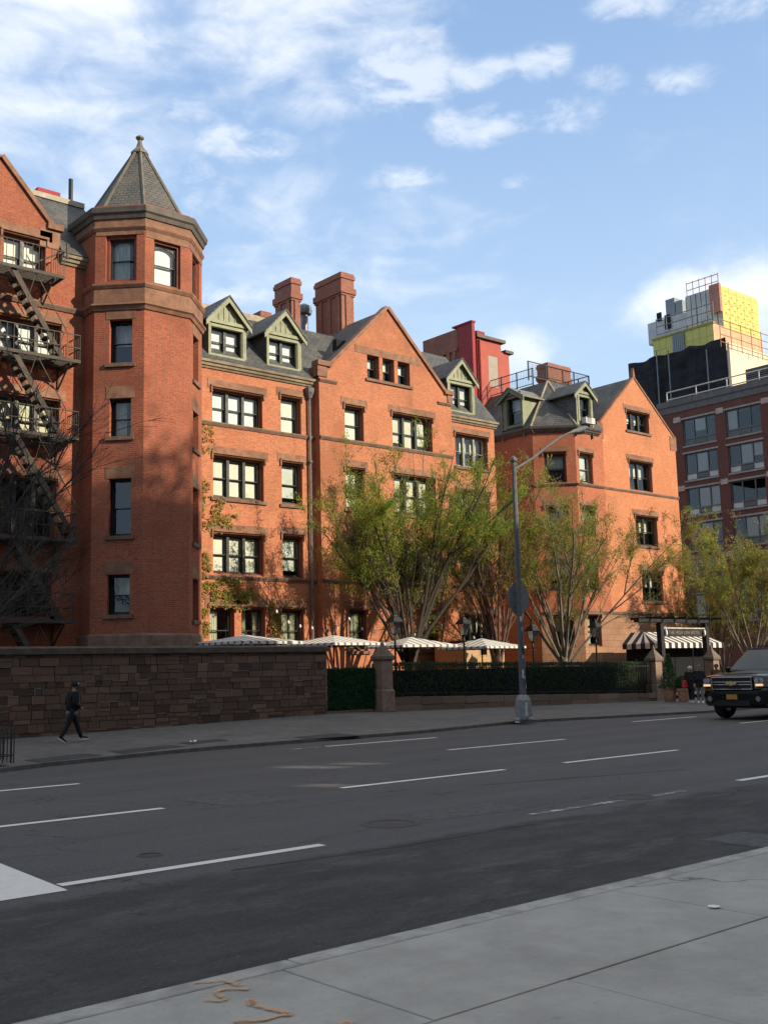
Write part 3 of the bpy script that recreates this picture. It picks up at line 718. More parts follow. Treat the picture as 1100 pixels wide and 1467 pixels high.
# gable 2 roof, ridge running back
yb = F2+8.5
ap = P2.p(*ga, 0)
RF.poly([(glx-.02, F2+.03, gk-.02), (ap.x, F2+.03, ap.z-.02), (ap.x, yb, ap.z-.02), (glx-.02, yb, gk-.02)]); RF.poly([(gl-.1, F2+.03, gk-.6), (glx-.02, F2+.03, gk-.02), (glx-.02, yb, gk-.02), (gl-.1, yb, gk-.6)])
RF.poly([(ap.x, F2+.03, ap.z-.02), (gr+.1, F2+.03, gkr-.1), (gr+.1, yb, gkr-.1), (ap.x, yb, ap.z-.02)])
RF.build('roof', SLATE, HB)
m = MB(); yr = F1-.24+RUN; m.prism([(UL-1, yr-.22, rz0+(RUN-.22)*m1+.03), (UL-1, yr-.05, rz0+RUN*m1+.14), (UL-1, yr+.25, rz0+RUN*m1+.03)], (gl-UL+.5, 0, 0)); m.build('ridge_cap', COPPER, HB)
# ---------------- dormers
def dormer(P, L, Rr, bot, wl, wr, wt, wb, apex, lt, rtip, run, style='white', n=2, ridge_back=3.2, paint=GREEN, roofm=None, front_d=0., frac=None, zbot=None):
    u0, u1 = P.u(L, bot), P.u(Rr, bot); zb = P.z(L, bot) if zbot is None else zbot
    ua, za = P.hit(*apex); ul, zl = P.hit(*lt); ur, zr = P.hit(*rtip)
    half = max((u1-u0)/2+.18, (ur-ul)/2); ua = (u0+u1)/2; ze = (zl+P.hit(*rtip)[1])/2 if abs(zl-zr) < 1.2 else zl
    ul, ur = ua-half, ua+half
    a0, a1 = P.u(wl, (wt+wb)/2), P.u(wr, (wt+wb)/2); b1, b0 = P.z(wl, wt), P.z(wl, wb)
    slp = (za-ze)/half
    zw = ze+(half-(u1-u0)/2)*slp-.05
    D = MB()
    D.wall(P, [(u0, zb), (u1, zb), (u1, zw), (ua, za-.08), (u0, zw)], [(a0, a1, b0, b1)], .12)
    dm = D.build('dormer', paint, HB)
    # side cheeks
    for uu in (u0, u1): MB().pbox(P, uu-.02, uu+.02, zb-.6, zw, -ridge_back, -.003).build('cheek', SLATE if style != 'side' else GREEN, dm)
    tr = MB()
    tr.ring(P, a0-.16, a1+.16, b0-.14, b1+.12, .12, .0, .05)
    tr.pbox(P, u0, u1, b1+.16, b1+.3, .002, .10)            # head rail
    for uu in (u0, u1-.09): tr.pbox(P, uu, uu+.09, zb, b1+.16, .002, .06)
    k = int((u1-u0)/.24)
    for i in range(1, k):                                   # board and batten pediment
        uu = u0+(u1-u0)*i/k; zt = za-.12-abs(uu-ua)*slp
        if zt > b1+.36: tr.pbox(P, uu-.02, uu+.02, b1+.3, zt, .002, .03)
    for sg in (-1, 1):                                      # barge boards
        e = (ua+sg*half, ze)
        pa, pb = P.p(e[0], e[1], .16), P.p(ua, za, .16)
        tr.prism([pa, pb, pb-V((0, 0, .24)), pa-V((0, 0, .24))], P.n*.06)
    tr.build('trim', paint, dm)
    r_ = MB()
    for sg in (-1, 1):
        e = (ua+sg*half, ze)
        q = [P.p(e[0], e[1], .26), P.p(ua, za, .26), P.p(ua, za, -ridge_back), P.p(e[0], e[1], -ridge_back)]
        r_.prism(q, V((0, 0, .07)))
    r_.build('dormer_roof', roofm or SLATE, dm)
    window(P, a0, a1, b0, b1, n, style if style != 'side' else 'dim', reveal=.06, ringw=.0, parent=dm, paint=FRAME if paint is GREEN else FRAME, frac=frac)
    return dm
def roofY(px, py, y0, z0, m): return Yp(y0+ridge_run(px, py, y0, z0, m)-.04)
dormer(roofY(325, 510, F1-.24, rz0, m1), 298, 352, 506, 303, 346, 467, 505, (327.7, 427.7), (294.5, 459.6), (359.6, 473), 0, 'white')
dormer(roofY(406, 525, F1-.24, rz0, m1), 381.7, 430.8, 521.5, 385.8, 424.7, 484, 521, (410, 447.3), (379, 478), (439, 491.5), 0, 'white')
dormer(roofY(660, 589, F3-.24, z3r, 1.2), 641, 679, 588, 645, 674, 549, 586, (661.5, 516.5), (639.8, 542), (685.6, 554.7), 0, 'blind', frac=.7)
# ---------------- octagonal tower
PB = Yp(TY)
X0 = PB.u(207, 500); S = PB.u(271.8, 500)-X0
TC = V((X0+S/2, TY+S*1.2071, 0)); AP = S*1.2071
q2 = 1/math.sqrt(2)
PA = PL((X0-S*q2, TY+S*q2, 0), (1, -1, 0)); PC = PL((X0+S, TY, 0), (1, 1, 0)); PB = PL((X0, TY, 0), (1, 0, 0))
PW = PL((X0-S*q2, TY+S*q2+S, 0), (0, -1, 0))       # faces -X
PE = PL((X0+S+S*q2, TY+S*q2, 0), (0, 1, 0))
def tz(y): return PB.z(207, y)
z_eave, z_st, z_l1, z_l2 = tz(303), tz(323), tz(405.5), tz(436)
hA, hB, hC = [], [], []
def TW(P, lst, l, r_, tp, bt, style, refx=None, **kw):
    u0, u1 = P.u(l, (tp+bt)/2), P.u(r_, (tp+bt)/2); z1, z0 = P.z(l, tp), P.z(l, bt)
    if P is PC: u0, u1 = S/2-.36, S/2+.36
    lst.append((u0, u1, z0, z1)); w = window(P, u0, u1, z0, z1, 1, style, **kw); return u0, u1, z0, z1
up = TW(PA, hA, 152, 196, 338, 404, 'curtain', arch=True, reveal=.1, ringw=.11)
upz = (z_l1+.03, PA.z(152, 338))
hA[0] = (hA[0][0], hA[0][1], hA[0][2], hA[0][3])
w_ = TW(PB, hB, 220.8, 259, 342.4, 406, 'white', arch=True, reveal=.1, ringw=.08)
hC.append((S/2-.5, S/2+.5, hB[0][2], hB[0][3])); window(PC, S/2-.5, S/2+.5, hB[0][2], hB[0][3], 1, 'white', arch=True, reveal=.1, ringw=.08)
for l, r_, tp, bt, st in ((156.8, 189.7, 458, 521, 'dim'), (157, 188, 571, 626, 'curtain'), (156, 188, 686, 768, 'none'), (154, 186, 823.6, 881, 'dim')):
    u0, u1, z0, z1 = TW(PA, hA, l, r_, tp, bt, st, ringw=0., reveal=.2, glass=GLASS)
    lintel(PA, u0, u1, z1, .42, .12, .012, False); sill(PA, u0, u1, z0)
for tp, bt, st in ((479, 544, 'none'), (588, 642, 'none'), (697, 777, 'none'), (828, 888, 'none')):
    z1, z0 = PC.z(277, tp), PC.z(277, bt); u0, u1 = S/2-.38, S/2+.38
    hC.append((u0, u1, z0, z1)); window(PC, u0, u1, z0, z1, 1, st, ringw=0., reveal=.2)
    lintel(PC, u0, u1, z1, .42, .12, .012, False); sill(PC, u0, u1, z0)
TWL = MB()
for P, h in ((PA, hA), (PB, hB), (PC, hC), (PW, []), (PE, [])):
    TWL.wall(P, [(0, .1), (S, .1), (S, z_eave+.3), (0, z_eave+.3)], h, .2)
for P in (PE,): TWL.poly([P.p(S, .1), P.p(S+6, .1), P.p(S+6, z_eave), P.p(S, z_eave)])
TWL.poly([PE.p(S, .1), V((X0, TY+2.414*S, .1)), V((X0, TY+2.414*S, z_eave)), PE.p(S, z_eave)])
TWL.poly([V((X0, TY+2.414*S, .1)), PW.p(0, .1), PW.p(0, z_eave), V((X0, TY+2.414*S, z_eave))])
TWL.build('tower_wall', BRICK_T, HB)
def octr(mb, prof): mb.lathe([((AP+d)/math.cos(math.pi/8), z) for d, z in prof], TC, 8, math.pi/8, closed=True)
TS = MB()
octr(TS, [(-.2, z_l2-.16), (.05, z_l2-.16), (.10, z_l2-.05), (.16, z_l2), (.14, z_l2+.07), (.035, z_l2+.1), (.035, z_l1-.14), (.06, z_l1-.14), (.12, z_l1-.04), (.12, z_l1+.02), (-.2, z_l1+.03)])
TS.build('tower_band', STONE, HB); TS = MB()
ocr_ = octr(TS, [(-.2, z_st-.14), (.03, z_st-.14), (.09, z_st-.04), (.09, z_st+.02), (.03, z_st+.05), (.03, z_eave-.2), (-.2, z_eave-.2)])
for P, h in ((PA, hA), (PB, hB), (PC, hC)):
    u0, u1, z0, z1 = h[0]
    TS.pbox(P, .03, S-.03, z1+.003, z_st-.14, -.05, .02)
TS.build('tower_band', STONE, HB); TS = MB(); octr(TS, [(-.2, .1), (.1, .1), (.07, tz(910)), (.02, tz(907)), (-.2, tz(907))])
TS.build('tower_plinth', STONE_D, HB)
m = MB(); octr(m, [(-.2, z_eave-.22), (.08, z_eave-.22), (.12, z_eave-.08), (.18, z_eave-.02), (.21, z_eave+.16), (.17, z_eave+.19), (-.3, z_eave+.19)]); m.build('tower_eave', COPPER_D, HB)
zc = atY(201, 221, TC.y).z; zt = atY(201.5, 195, TC.y).z
m = MB(); c8 = math.cos(math.pi/8)
prof = [((AP+.15)/c8, z_eave+.2), (AP*.84/c8, z_eave+.32)]
for k in range(1, 9): f = k/8; prof.append(((AP*.84*(1-f)+.2*f)/c8, z_eave+.32+(zc-z_eave-.32)*f))
m.lathe(prof, TC, 8, math.pi/8); m.build('tower_roof', SLATE_T, HB)
m = MB()
for a in range(8):
    an = math.pi/8+a*math.pi/4; m.tube([TC+V((r_*math.cos(an), r_*math.sin(an), z+.02)) for r_, z in prof[1:]], .055, 5)
zf = zt-zc
m.lathe([(.25, zc-.08), (.33, zc-.03), (.32, zc+.05), (.24, zc+.14), (.14, zc+zf*.35), (.085, zc+zf*.6), (.07, zc+zf*.75), (.10, zc+zf*.77), (.155, zc+zf*.84), (.155, zc+zf*.92), (.09, zt-.02), (.02, zt+.02)], TC, 8, math.pi/8)
m.build('finial', M('lead_sheet', (.13, .115, .09), .55, .25, 4.), HB)
# ---------------- left wing, plane L
LW = PW.o.x
d_ = ray(120.5, 500); LY_ = d_.y/d_.x*LW
PLW = Yp(LY_); print('wing plane', LY_)
hL = []
zWE = PLW.z(107.5, 381)
for l, r_, tp, bt, n, st, fr in ((5, 66, 331, 388, 2, 'blind', 1.), (-4, 87, 451, 506, 3, 'white', 1.), (-2, 85, 563, 628, 3, 'blind', 1.), (-6, 81, 681, 769, 3, 'none', 0), (-12, 74, 820, 886, 3, 'none', 0)):
    u0, u1 = PLW.u(l, tp), PLW.u(r_, (tp+bt)/2); z1, z0 = PLW.z(max(l, 5), tp), PLW.z(max(l, 5), bt)
    hL.append((u0, u1, z0, z1)); window(PLW, u0, u1, z0, z1, n, st, frac=fr); lintel(PLW, u0, u1, z1)
    if n == 3: sill(PLW, u0, u1, z0)
uRk = PLW.u(86, 330); zRk = PLW.z(84, 330); ua, za = PLW.hit(1, 224)
uLk = 2*ua-uRk
WL = MB()
WL.wall(PLW, [(uLk-6, .1), (LW+.1, .1), (LW+.1, zWE+.2), (uRk, zWE+.2), (uRk, zRk), (ua, za), (uLk, zRk), (uLk, zWE), (uLk-6, zWE)], hL)
WL.poly([(uRk, LY_, zWE), (uRk, LY_+3, zWE), (uRk, LY_+3, zRk), (uRk, LY_, zRk)])
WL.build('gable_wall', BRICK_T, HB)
coping(PLW, (uRk-.25, zRk), (ua, za)); coping(PLW, (uLk+.25, zRk), (ua, za)); kneel(PLW, uRk-.45, uRk+.1, zRk-.05, zRk+.16, -.35, .12)
kneel(PLW, uRk-.7, uRk+.02, zRk-.7, zRk-.05, -.3, .02)
course(PLW, uLk, LW, PLW.z(107, 443), .18, .12)
eave(COPPER, PLW, uRk+.05, LW+.02, zWE-.05)
m = MB(); zr = zWE+.28; rr = max(2., min(7, ridge_run(60, 281, LY_-.3, zr, 1.05)))
for xa, xb_, dy in ((uLk-6, uLk, 0), (uLk, uRk, 2.2), (uRk, LW+1.2, 0)): m.poly([(xa, LY_-.3+dy, zr+dy*1.05), (xb_, LY_-.3+dy, zr+dy*1.05), (xb_, LY_-.3+max(rr, dy+.1), zr+max(rr, dy+.1)*1.05), (xa, LY_-.3+max(rr, dy+.1), zr+max(rr, dy+.1)*1.05)])
m.poly([(ua, LY_+.2, za), (uRk+.1, LY_+.2, zRk), (uRk+.1, LY_+5, zRk), (ua, LY_+5, za)]); m.poly([(uLk, LY_+.2, zRk), (ua, LY_+.2, za), (ua, LY_+5, za), (uLk, LY_+5, zRk)])
m.build('roof', SLATE, HB)
m = MB(); yr = LY_-.3+rr; zrr = zr+rr*1.05
m.prism([(uLk-6, yr-.15, zrr-.1), (uLk-6, yr-.15, zrr+.1), (uLk-6, yr+.35, zrr+.14), (uLk-6, yr+.35, zrr-.1)], (LW+1.2-uLk+6, 0, 0)); m.box(uLk-6, LW+1.2, yr, yr+5, zrr-3, zrr-.05); m.build('ridge_cap', COPPER, HB)
# ---------------- bay block (section 4), its left side faces the inner court
XB = atY(762, 620, 42.78*.909).x; YBc = 42.78*.909
P4s = Xp(XB)
zE4 = P4s.z(762, 621); 
pf = None
for k in range(400):                                       # chamfer runs (1,-1) until it projects at px 823
    s_ = k*.01; q = V((XB+s_*q2, YBc-s_*q2, zE4)); w = q-CAM; xx = 550+FPX*w.dot(CR)/w.dot(CW)
    if xx >= 822.5: pf = q; break
SC4 = s_; F4 = pf.y; print('bay', XB, YBc, SC4, F4)
PCh = PL((XB, YBc, 0), (1, -1, 0)); P4 = Yp(F4)
u4r = P4.u(862, 650)
h4c, h4 = [], []
zb4, zt4 = P4.z(828.8, 691), P4.z(828.8, 648)
cw = (PCh.u(779, 670), PCh.u(811, 670)); fwn = (P4.u(829.5, 670), P4.u(848.7, 670))
h4c.append((cw[0], cw[1], zb4, zt4)); window(PCh, *cw, zb4, zt4, 1, 'dim'); lintel(PCh, *cw, zt4, .32, .14)
h4.append((fwn[0], fwn[1], zb4, zt4)); window(P4, *fwn, zb4, zt4, 1, 'blind', frac=.9, paint=FRAME_L); lintel(P4, *fwn, zt4, .32, .14)
dzr = Z3[0]-Z2[0]
for k in (1, 2, 3):
    a_, b_ = zb4-dzr*k, zt4-dzr*k
    h4c.append((cw[0], cw[1], a_, b_)); window(PCh, *cw, a_, b_, 1, 'dim'); lintel(PCh, *cw, b_, .32, .14)
    h4.append((fwn[0], fwn[1], a_, b_)); window(P4, *fwn, a_, b_, 1, 'curtain'); lintel(P4, *fwn, b_, .32, .14)
zbase = Yp(F5).z(873, 878)
WL = MB()
BK = 11.
WL.wall(P4s, [(-(YBc+BK), zbase), (-YBc, zbase), (-YBc, zE4+.2), (-(YBc+BK), zE4+.2)])
WL.wall(PCh, [(0, zbase), (SC4, zbase), (SC4, zE4+.2), (0, zE4+.2)], [h for h in h4c if h[2] > zbase])
WL.wall(P4, [(pf.x, zbase), (u4r+.1, zbase), (u4r+.1, zE4+.2), (pf.x, zE4+.2)], [h for h in h4 if h[2] > zbase])
WL.wall(Yp(F3+5.2), [(u3-1, .1), (XB+.1, .1), (XB+.1, zE4), (u3-1, zE4)])
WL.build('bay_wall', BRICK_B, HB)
WL = MB()
WL.wall(P4s, [(-(YBc+BK), .1), (-YBc, .1), (-YBc, zbase), (-(YBc+BK), zbase)]); WL.wall(PCh, [(0, .1), (SC4, .1), (SC4, zbase), (0, zbase)], [h for h in h4c if h[3] < zbase]); WL.wall(P4, [(pf.x, .1), (u4r+.1, .1), (u4r+.1, zbase), (pf.x, zbase)], [h for h in h4 if h[3] < zbase])
P5 = Yp(F5); g5l, g5r = P5.u(860, 650), P5.u(967.5, 655)
WL.wall(P5, [(g5l, .1), (g5r+.1, .1), (g5r+.1, zbase), (g5l, zbase)]); WL.build('base_wall', BRICK_BASE, HB)
course(PCh, -.1, SC4+.05, zb4-.02, .15, .12); course(P4, pf.x-.05, u4r, zb4-.02, .15, .12); course(P4s, -(YBc+9), -YBc+.1, zb4-.02, .15, .1)
for P, a_, b_ in ((PCh, 0, SC4), (P4, pf.x, u4r), (P5, g5l, g5r)): course(P, a_, b_, zbase+.1, .18, .1)
eave(COPPER_D, PCh, -.12, SC4+.15, zE4); eave(COPPER_D, P4, pf.x-.1, u4r-.25, zE4); eave(COPPER_D, P4s, -(YBc+BK), -YBc+.15, zE4)
# steep roof with flat deck
ze4 = zE4+.33; k4 = 1.55
cm = PCh.p(SC4/2, 0, 0)
tp_ = V((cm.x+k4, cm.y+k4, 0)); d = ray(784, 546); ZD = CAM.z+d.z*(tp_.y/d.y); tp_.z = ZD
RF = MB()
c0, c1 = PCh.p(-.08, ze4, .25), PCh.p(SC4+.08, ze4, .25)
RF.poly([c0, c1, tp_])
RF.poly([c1, V((u4r, c1.y, ze4)), V((u4r, tp_.y, ZD)), tp_]); RF.poly([V((c0.x, YBc+BK, ze4)), c0, tp_, V((tp_.x, YBc+BK, ZD))])
RF.build('roof', SLATE, HB)
m = MB()
for q in (c0, c1): MB().tube([q, tp_], .07, 5).build('hip_cap', COPPER, HB)
m = MB(); m.box(tp_.x-.02, u4r+3, tp_.y+.02, YBc+BK+3, ZD-.3, ZD-.02); m.build('roof_deck', M('roof_felt', (.04, .04, .04), .9), HB)
# dormer on the front and the one facing the court
mf4 = (ZD-ze4)/(tp_.y-c1.y); PD4 = roofY(837, 608, c1.y, ze4, mf4)
dm = dormer(PD4, 825.6, 848.5, 609, 829.7, 844, 568, 600, (838, 549), (822, 568), (854, 570.5), 0, 'dim', n=1, ridge_back=2.4)
ms4 = (ZD-ze4)/(tp_.x-c0.x); d = ray(735, 615); kk_ = (ze4-ms4*c0.x-CAM.z)/(d.z-ms4*d.x); PSd = Xp(kk_*d.x-.04)
dormer(PSd, 719, 749.5, 618, 727, 746, 573, 611, (735, 556), (711, 580), (752, 568), 0, 'side', n=1, ridge_back=2.3, paint=GREEN_D, roofm=M('seamed_metal_roof', (.16, .15, .13), .5, .2, 4.))
# ---------------- right gable (section 5)
h5 = []
W(P5, 896.6, 928.6, 587.5, 615.5, 3, 'dim', lst=h5, frac=1); W(P5, 901, 933.4, 659, 701, 2, 'dim', lst=h5, sl=False)
z5 = h5[1]
for k in (1, 2):
    a_, b_ = z5[2]-dzr*1.08*k, z5[3]-dzr*1.08*k
    u0, u1 = z5[0]+.3*k, z5[1]+.2*k
    if a_ > zbase: h5.append((u0, u1, a_, b_)); window(P5, u0, u1, a_, b_, 2, 'dim'); lintel(P5, u0, u1, b_); sill(P5, u0, u1, a_)
ka, kz = P5.hit(906.5, 541), P5.z(863, 607); kr = P5.hit(966, 629)
WL = MB(); WL.wall(P5, [(g5l, zbase), (g5r, zbase), (g5r, kr[1]), ka, (g5l, kz)], h5)
WL.poly([(g5l, F4+3, zbase), (g5l, F5, zbase), (g5l, F5, kz), (g5l, F4+3, kz)]); WL.poly([(g5r, F5, .1), (g5r, F5+9, .1), (g5r, F5+9, kr[1]), (g5r, F5, kr[1])])
WL.build('gable_wall', BRICK_O, HB)
coping(P5, (g5l, kz), ka, .25, .08, .05); coping(P5, (g5r, kr[1]), ka, .25, .08, .05)
kneel(P5, g5l-.25, g5l+.3, kz-.9, kz+.05, -.4, .03); kneel(P5, g5r-.55, g5r+.1, kr[1]-.75, kr[1]+.12, -.4, .03); MB().prism([P5.p(ka[0]-.12, ka[1]+.05, .06), P5.p(ka[0]+.12, ka[1]+.05, .06), P5.p(ka[0], ka[1]+.6, .06)], -P5.n*.2).build('gable_finial', STONE, HB)
course(P5, g5l, g5r, P5.z(863, 699)+.1, .15, .08)
RF = MB(); yb = F5+9
RF.poly([(g5l-.2, F5+.2, kz), (ka[0], F5+.2, ka[1]), (ka[0], yb, ka[1]), (g5l-.2, yb, kz)]); RF.poly([(ka[0], F5+.2, ka[1]), (g5r+.2, F5+.2, kr[1]), (g5r+.2, yb, kr[1]), (ka[0], yb, ka[1])]); RF.build('roof', SLATE, HB)
# near-black sheets standing in for unlit rooms behind all the windows
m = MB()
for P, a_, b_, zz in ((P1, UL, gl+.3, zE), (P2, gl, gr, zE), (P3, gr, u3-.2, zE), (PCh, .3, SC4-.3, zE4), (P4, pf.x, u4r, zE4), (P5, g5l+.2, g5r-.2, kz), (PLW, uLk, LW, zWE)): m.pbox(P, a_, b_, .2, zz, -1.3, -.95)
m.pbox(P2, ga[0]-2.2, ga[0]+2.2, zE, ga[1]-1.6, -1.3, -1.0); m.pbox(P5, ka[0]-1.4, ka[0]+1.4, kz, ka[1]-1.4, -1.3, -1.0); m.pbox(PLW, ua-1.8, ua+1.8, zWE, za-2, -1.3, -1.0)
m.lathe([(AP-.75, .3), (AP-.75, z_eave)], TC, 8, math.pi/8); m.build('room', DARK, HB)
# ---------------- chimneys
CH = MB()
def chimney(l, c, r_, top, base, Yf, pots=True, ribs=3):
    P = Yp(Yf); u0, u1 = P.u(c, top), P.u(r_, top); z1, z0 = P.z(c, top), P.z(c, base)-1.5
    Ps = Xp(u0); dep = -Ps.u(l, top)-Yf
    dep = max(.7, min(4., dep))
    m = MB(); y0, y1 = Yf, Yf+dep; h = z1-z0
    m.box(u0, u1, y0, y1, z0, z1-.75)
    m.box(u0-.05, u1+.05, y0-.05, y1+.05, z1-1.15, z1-1.05); m.box(u0-.1, u1+.1, y0-.1, y1+.1, z1-1.05, z1-.75); m.box(u0-.02, u1+.02, y0-.02, y1+.02, z1-.75, z1-.3)
    m.box(u0-.07, u1+.07, y0-.07, y1+.07, z1-.3, z1-.12); m.box(u0-.03, u1+.03, y0-.03, y1+.03, z1-.12, z1)
    n = max(2, int(dep/.55))
    for k in range(n): m.box(u0-.07, u0-.001, y0+dep*(k+.2)/n, y0+dep*(k+.5)/n, z0, z1-1.16)
    m.box(u0+(u1-u0)*.3, u0+(u1-u0)*.7, y0-.07, y0-.001, z0, z1-1.16)
    m.build('chimney', BRICK_CH, HB)
chimney(451.6, 488.5, 505.6, 389, 485, F1+2.6); chimney(394, 417.3, 429.5, 397, 470, F1+4.2); chimney(350, 374, 388, 445, 460, F1+5.2); chimney(769, 784, 815, 519, 552, F4+6.5)
m = MB(); q = atY(436, 452, F1+6); m.lathe([(.2, -1.), (.2, 0), (.36, .05), (.42, .25), (.36, .45), (.12, .6)], q, 12); m.build('roof_vent', GALV, HB, smooth=True)
m = MB(); q = atY(102, 285, LY_+5); q2_ = atY(102, 257, LY_+5); m.tube([q-V((0, 0, 1)), q2_], .09, 8); m.build('vent_pipe', IRON, HB)
m = MB(); q = atY(56, 273, LY_+4.5); e_ = atY(84, 280, LY_+4.5); m.box(q.x, e_.x, q.y, q.y+1.6, q.z-1.2, q.z-.12); m.cm = 1; m.box(q.x-.06, e_.x+.06, q.y-.06, q.y+1.7, q.z-.12, q.z+.12); m.build('skylight', [M('white_render', (.6, .58, .52), .8), RED_D], HB)
# drain pipe in the corner of the gable
m = MB(); px = gl-.32; py = F1-.12
m.tube([(px, py, .3), (px, py, zE-.25)], .055, 8); m.lathe([(.09, zE-.55), (.2, zE-.3), (.22, zE-.1), (.18, zE-.1)], (px, py, 0), 8)
for zz in (2.5, 5.2, 8., 10.6): m.lathe([(.1, zz), (.1, zz+.08)], (px, py, 0), 8)
m.build('drainpipe', M('zinc_pipe', (.16, .15, .15), .45, .15, 5.), HB)

# ================================================================== added unseen buildings behind the camera, sized to shade the street
def opposite(x0, x1, h, lab, col, y1=-8.6):
    b = thing('added_shade_building', lab, 'building', ((x0+x1)/2, y1-8, 0))
    m = MB(); m.box(x0, x1, y1-16, y1, -.2, h); m.build('wall', col, b)
    m = MB(); m.box(x0-.15, x1+.15, y1-.3, y1+.35, h-.9, h-.5); m.build('cornice', STONE_D, b)
    for k in range(int((x1-x0)/3.4)):
        for f in range(int(h/3.3)):
            u = x0+1.4+3.4*k; z = 1.4+3.3*f
            MB().box(u, u+1.2, y1+.01, y1+.05, z, z+1.7).build('window', GLASS_D if False else FRAME, b) if f < 3 and k < 2 else None
TAN = brick('tan_brick', (.36, .26, .18), (.30, .21, .15), (.3, .25, .2))
tb_ = thing('apartment_block', 'unseen tall tan brick slab behind the viewer, added for street shade, pierced for sun patches', 'building', (0, -10, 0))
PT = PL((0, -8.6, 0), (-1, 0, 0)); PT2 = PL((0, -9.1, 0), (-1, 0, 0)); hs_ = []
for px, py, w, h in ((448, 1099, .55, .62), (512, 1094, .42, .42), (468, 1125, .5, .34)):  # made-up openings that let sun patches fall on the road
    g = atZ(px, py); dY = g.y+8.6; xx = g.x+dY*math.tan(R(SUN_AZ)); zz = dY*math.tan(R(SUN_EL))/math.cos(R(SUN_AZ))
    hs_.append((-xx-w/2-.23, -xx+w/2, zz-h/2, zz+h/2+.26))
m = MB(); ol = [(-39.3, -.2), (45, -.2), (45, 28.6), (-39.3, 28.6)]
m.wall(PT, ol, hs_, .5); m.wall(PT2, ol, hs_, .05); m.poly([PT.p(-39.3, 28.6), PT.p(45, 28.6), PT2.p(45, 28.6), PT2.p(-39.3, 28.6)]); m.build('wall', TAN, tb_)
m = MB(); m.box(-45, 39.4, -8.9, -8.25, 27.6, 28.); m.build('cornice', STONE_D, tb_)
opposite(39.5, 56.8, 22.3, 'unseen lower red brick block behind the viewer, added to shade the street', BRICK_CH)
opposite(57, 125, 20.6, 'unseen long low tan block behind the viewer, added to shade the street', TAN)

m = MB(); rn = random.Random(6)  # unseen leaf scatter added to mottle the edge of the cast shadow
for k in range(2600):
    x = rn.uniform(14, 39.5); h = abs(rn.gauss(0, 1.5))
    c = V((x, rn.uniform(-10.4, -8.6), 28.6+h)); a = V((rn.gauss(0, 1), rn.gauss(0, 1), rn.gauss(0, 1))).normalized(); b = a.orthogonal().normalized(); d = a.cross(b); q = rn.uniform(.10, .34)
    m.poly([c-b*q, c+d*q*.6, c+b*q, c-d*q*.6], (.06, .09, .03))
tag(m.build('shadow_edge_leaves', LEAF_, None, (30, -9.5, 28.6)), 'unseen loose leaves above the tall tan block, added to break up its shadow edge', 'shade helper', kind='stuff')
# ================================================================== fire escape on the left gable
FE = thing('fire_escape', 'rusty iron fire escape of stacked platforms and steep stairs on the left gable wall', 'fire escape', (PLW.u(60, 500), LY_, 3.))
PF = Yp(LY_-1.0)
lv = []
for px, py in ((93, 400), (115.6, 521), (113.2, 631), (111, 777), (108.5, 893)): lv.append((PF.u(px, py), PF.z(px, py)+.0))
uL = uLk-.6
for k, (ur, z) in enumerate(lv):
    m = MB(); d0, d1 = .12, 1.0
    for d in (d0, d1): m.pbox(PLW, uL, ur, z, z+.11, d-.025, d+.025)
    for u in (uL, ur-.05): m.pbox(PLW, u, u+.05, z+.01, z+.10, d0+.03, d1-.03)
    n = 9
    for i in range(1, n): m.pbox(PLW, uL+.06, ur-.06, z+.075, z+.1, d0+(d1-d0)*i/n-.022, d0+(d1-d0)*i/n+.022)
    m.build('platform', IRON_R, FE)
    for u in (ur-.35, ur-2.6, ur-4.6):
        b = MB(); b.bar(PLW.p(u, z-.03, .02), PLW.p(u, z-.03, d1), .05); b.bar(PLW.p(u, z-.75, .02), PLW.p(u, z-.06, d1-.1), .045); b.bar(PLW.p(u, z-.06, .06), PLW.p(u, z-.8, .03), .05); b.build('bracket', IRON_R, FE)
    m = MB()
    for zz in ((.95, .5) if k else (.95,)):
        m.pbox(PLW, uL, ur, z+zz, z+zz+.03, d1-.015, d1+.015); m.pbox(PLW, ur-.03, ur, z+zz, z+zz+.03, d0, d1-.02)
    nn = int((ur-uL)/.22)
    for i in range(nn+1): u = ur-.02-(ur-.06-uL)*i/nn; m.pbox(PLW, u-.009, u+.009, z+.11, z+.95, d1-.009, d1+.009)
    for i in range(5): d = d0+(d1-d0)*i/5; m.pbox(PLW, ur-.022, ur-.008, z+.11, z+.95, d, d+.016)
    m.build('railing', IRON_R, FE)
for k in range(5):
    (ua_, za_), (ub_, zb_) = lv[k], (lv[k+1] if k < 4 else (lv[4][0], lv[4][1]-3.2))
    a = (PF.u(20, 398) if k == 0 else PF.u(22, 510+115*(k-1))); L_ = (za_-zb_)*.62
    st = MB()
    for d in (.42, .92): st.bar(PLW.p(a, za_+.05, d), PLW.p(a+L_, zb_+.1, d), .03, .17)
    n = 11
    for i in range(1, n): f = i/n; st.pbox(PLW, a+L_*f-.11, a+L_*f+.11, za_+(zb_-za_)*f-.02, za_+(zb_-za_)*f+.015, .44, .90)
    st.build('stair', IRON_R, FE)
    hr = MB(); hr.bar(PLW.p(a+.45, za_+.55, .94), PLW.p(a+L_+.15, zb_+1.0, .94), .025)
    for f in (.3, .6, .9): hr.bar(PLW.p(a+L_*f, za_+(zb_-za_)*f, .94), PLW.p(a+L_*f+.22, za_+(zb_-za_)*f+.75, .94), .018)
    hr.build('handrail', IRON_R, FE)
hk = MB(); ur, z = lv[0]; hk.bar(PLW.p(ur-.9, z+.5, .5), PLW.p(ur+.15, z+1.15, .55), .05); hk.bar(PLW.p(ur+.1, z+.75, .95), PLW.p(ur+.1, z+1.3, .95), .06); hk.build('ladder_hook', IRON_R, FE)

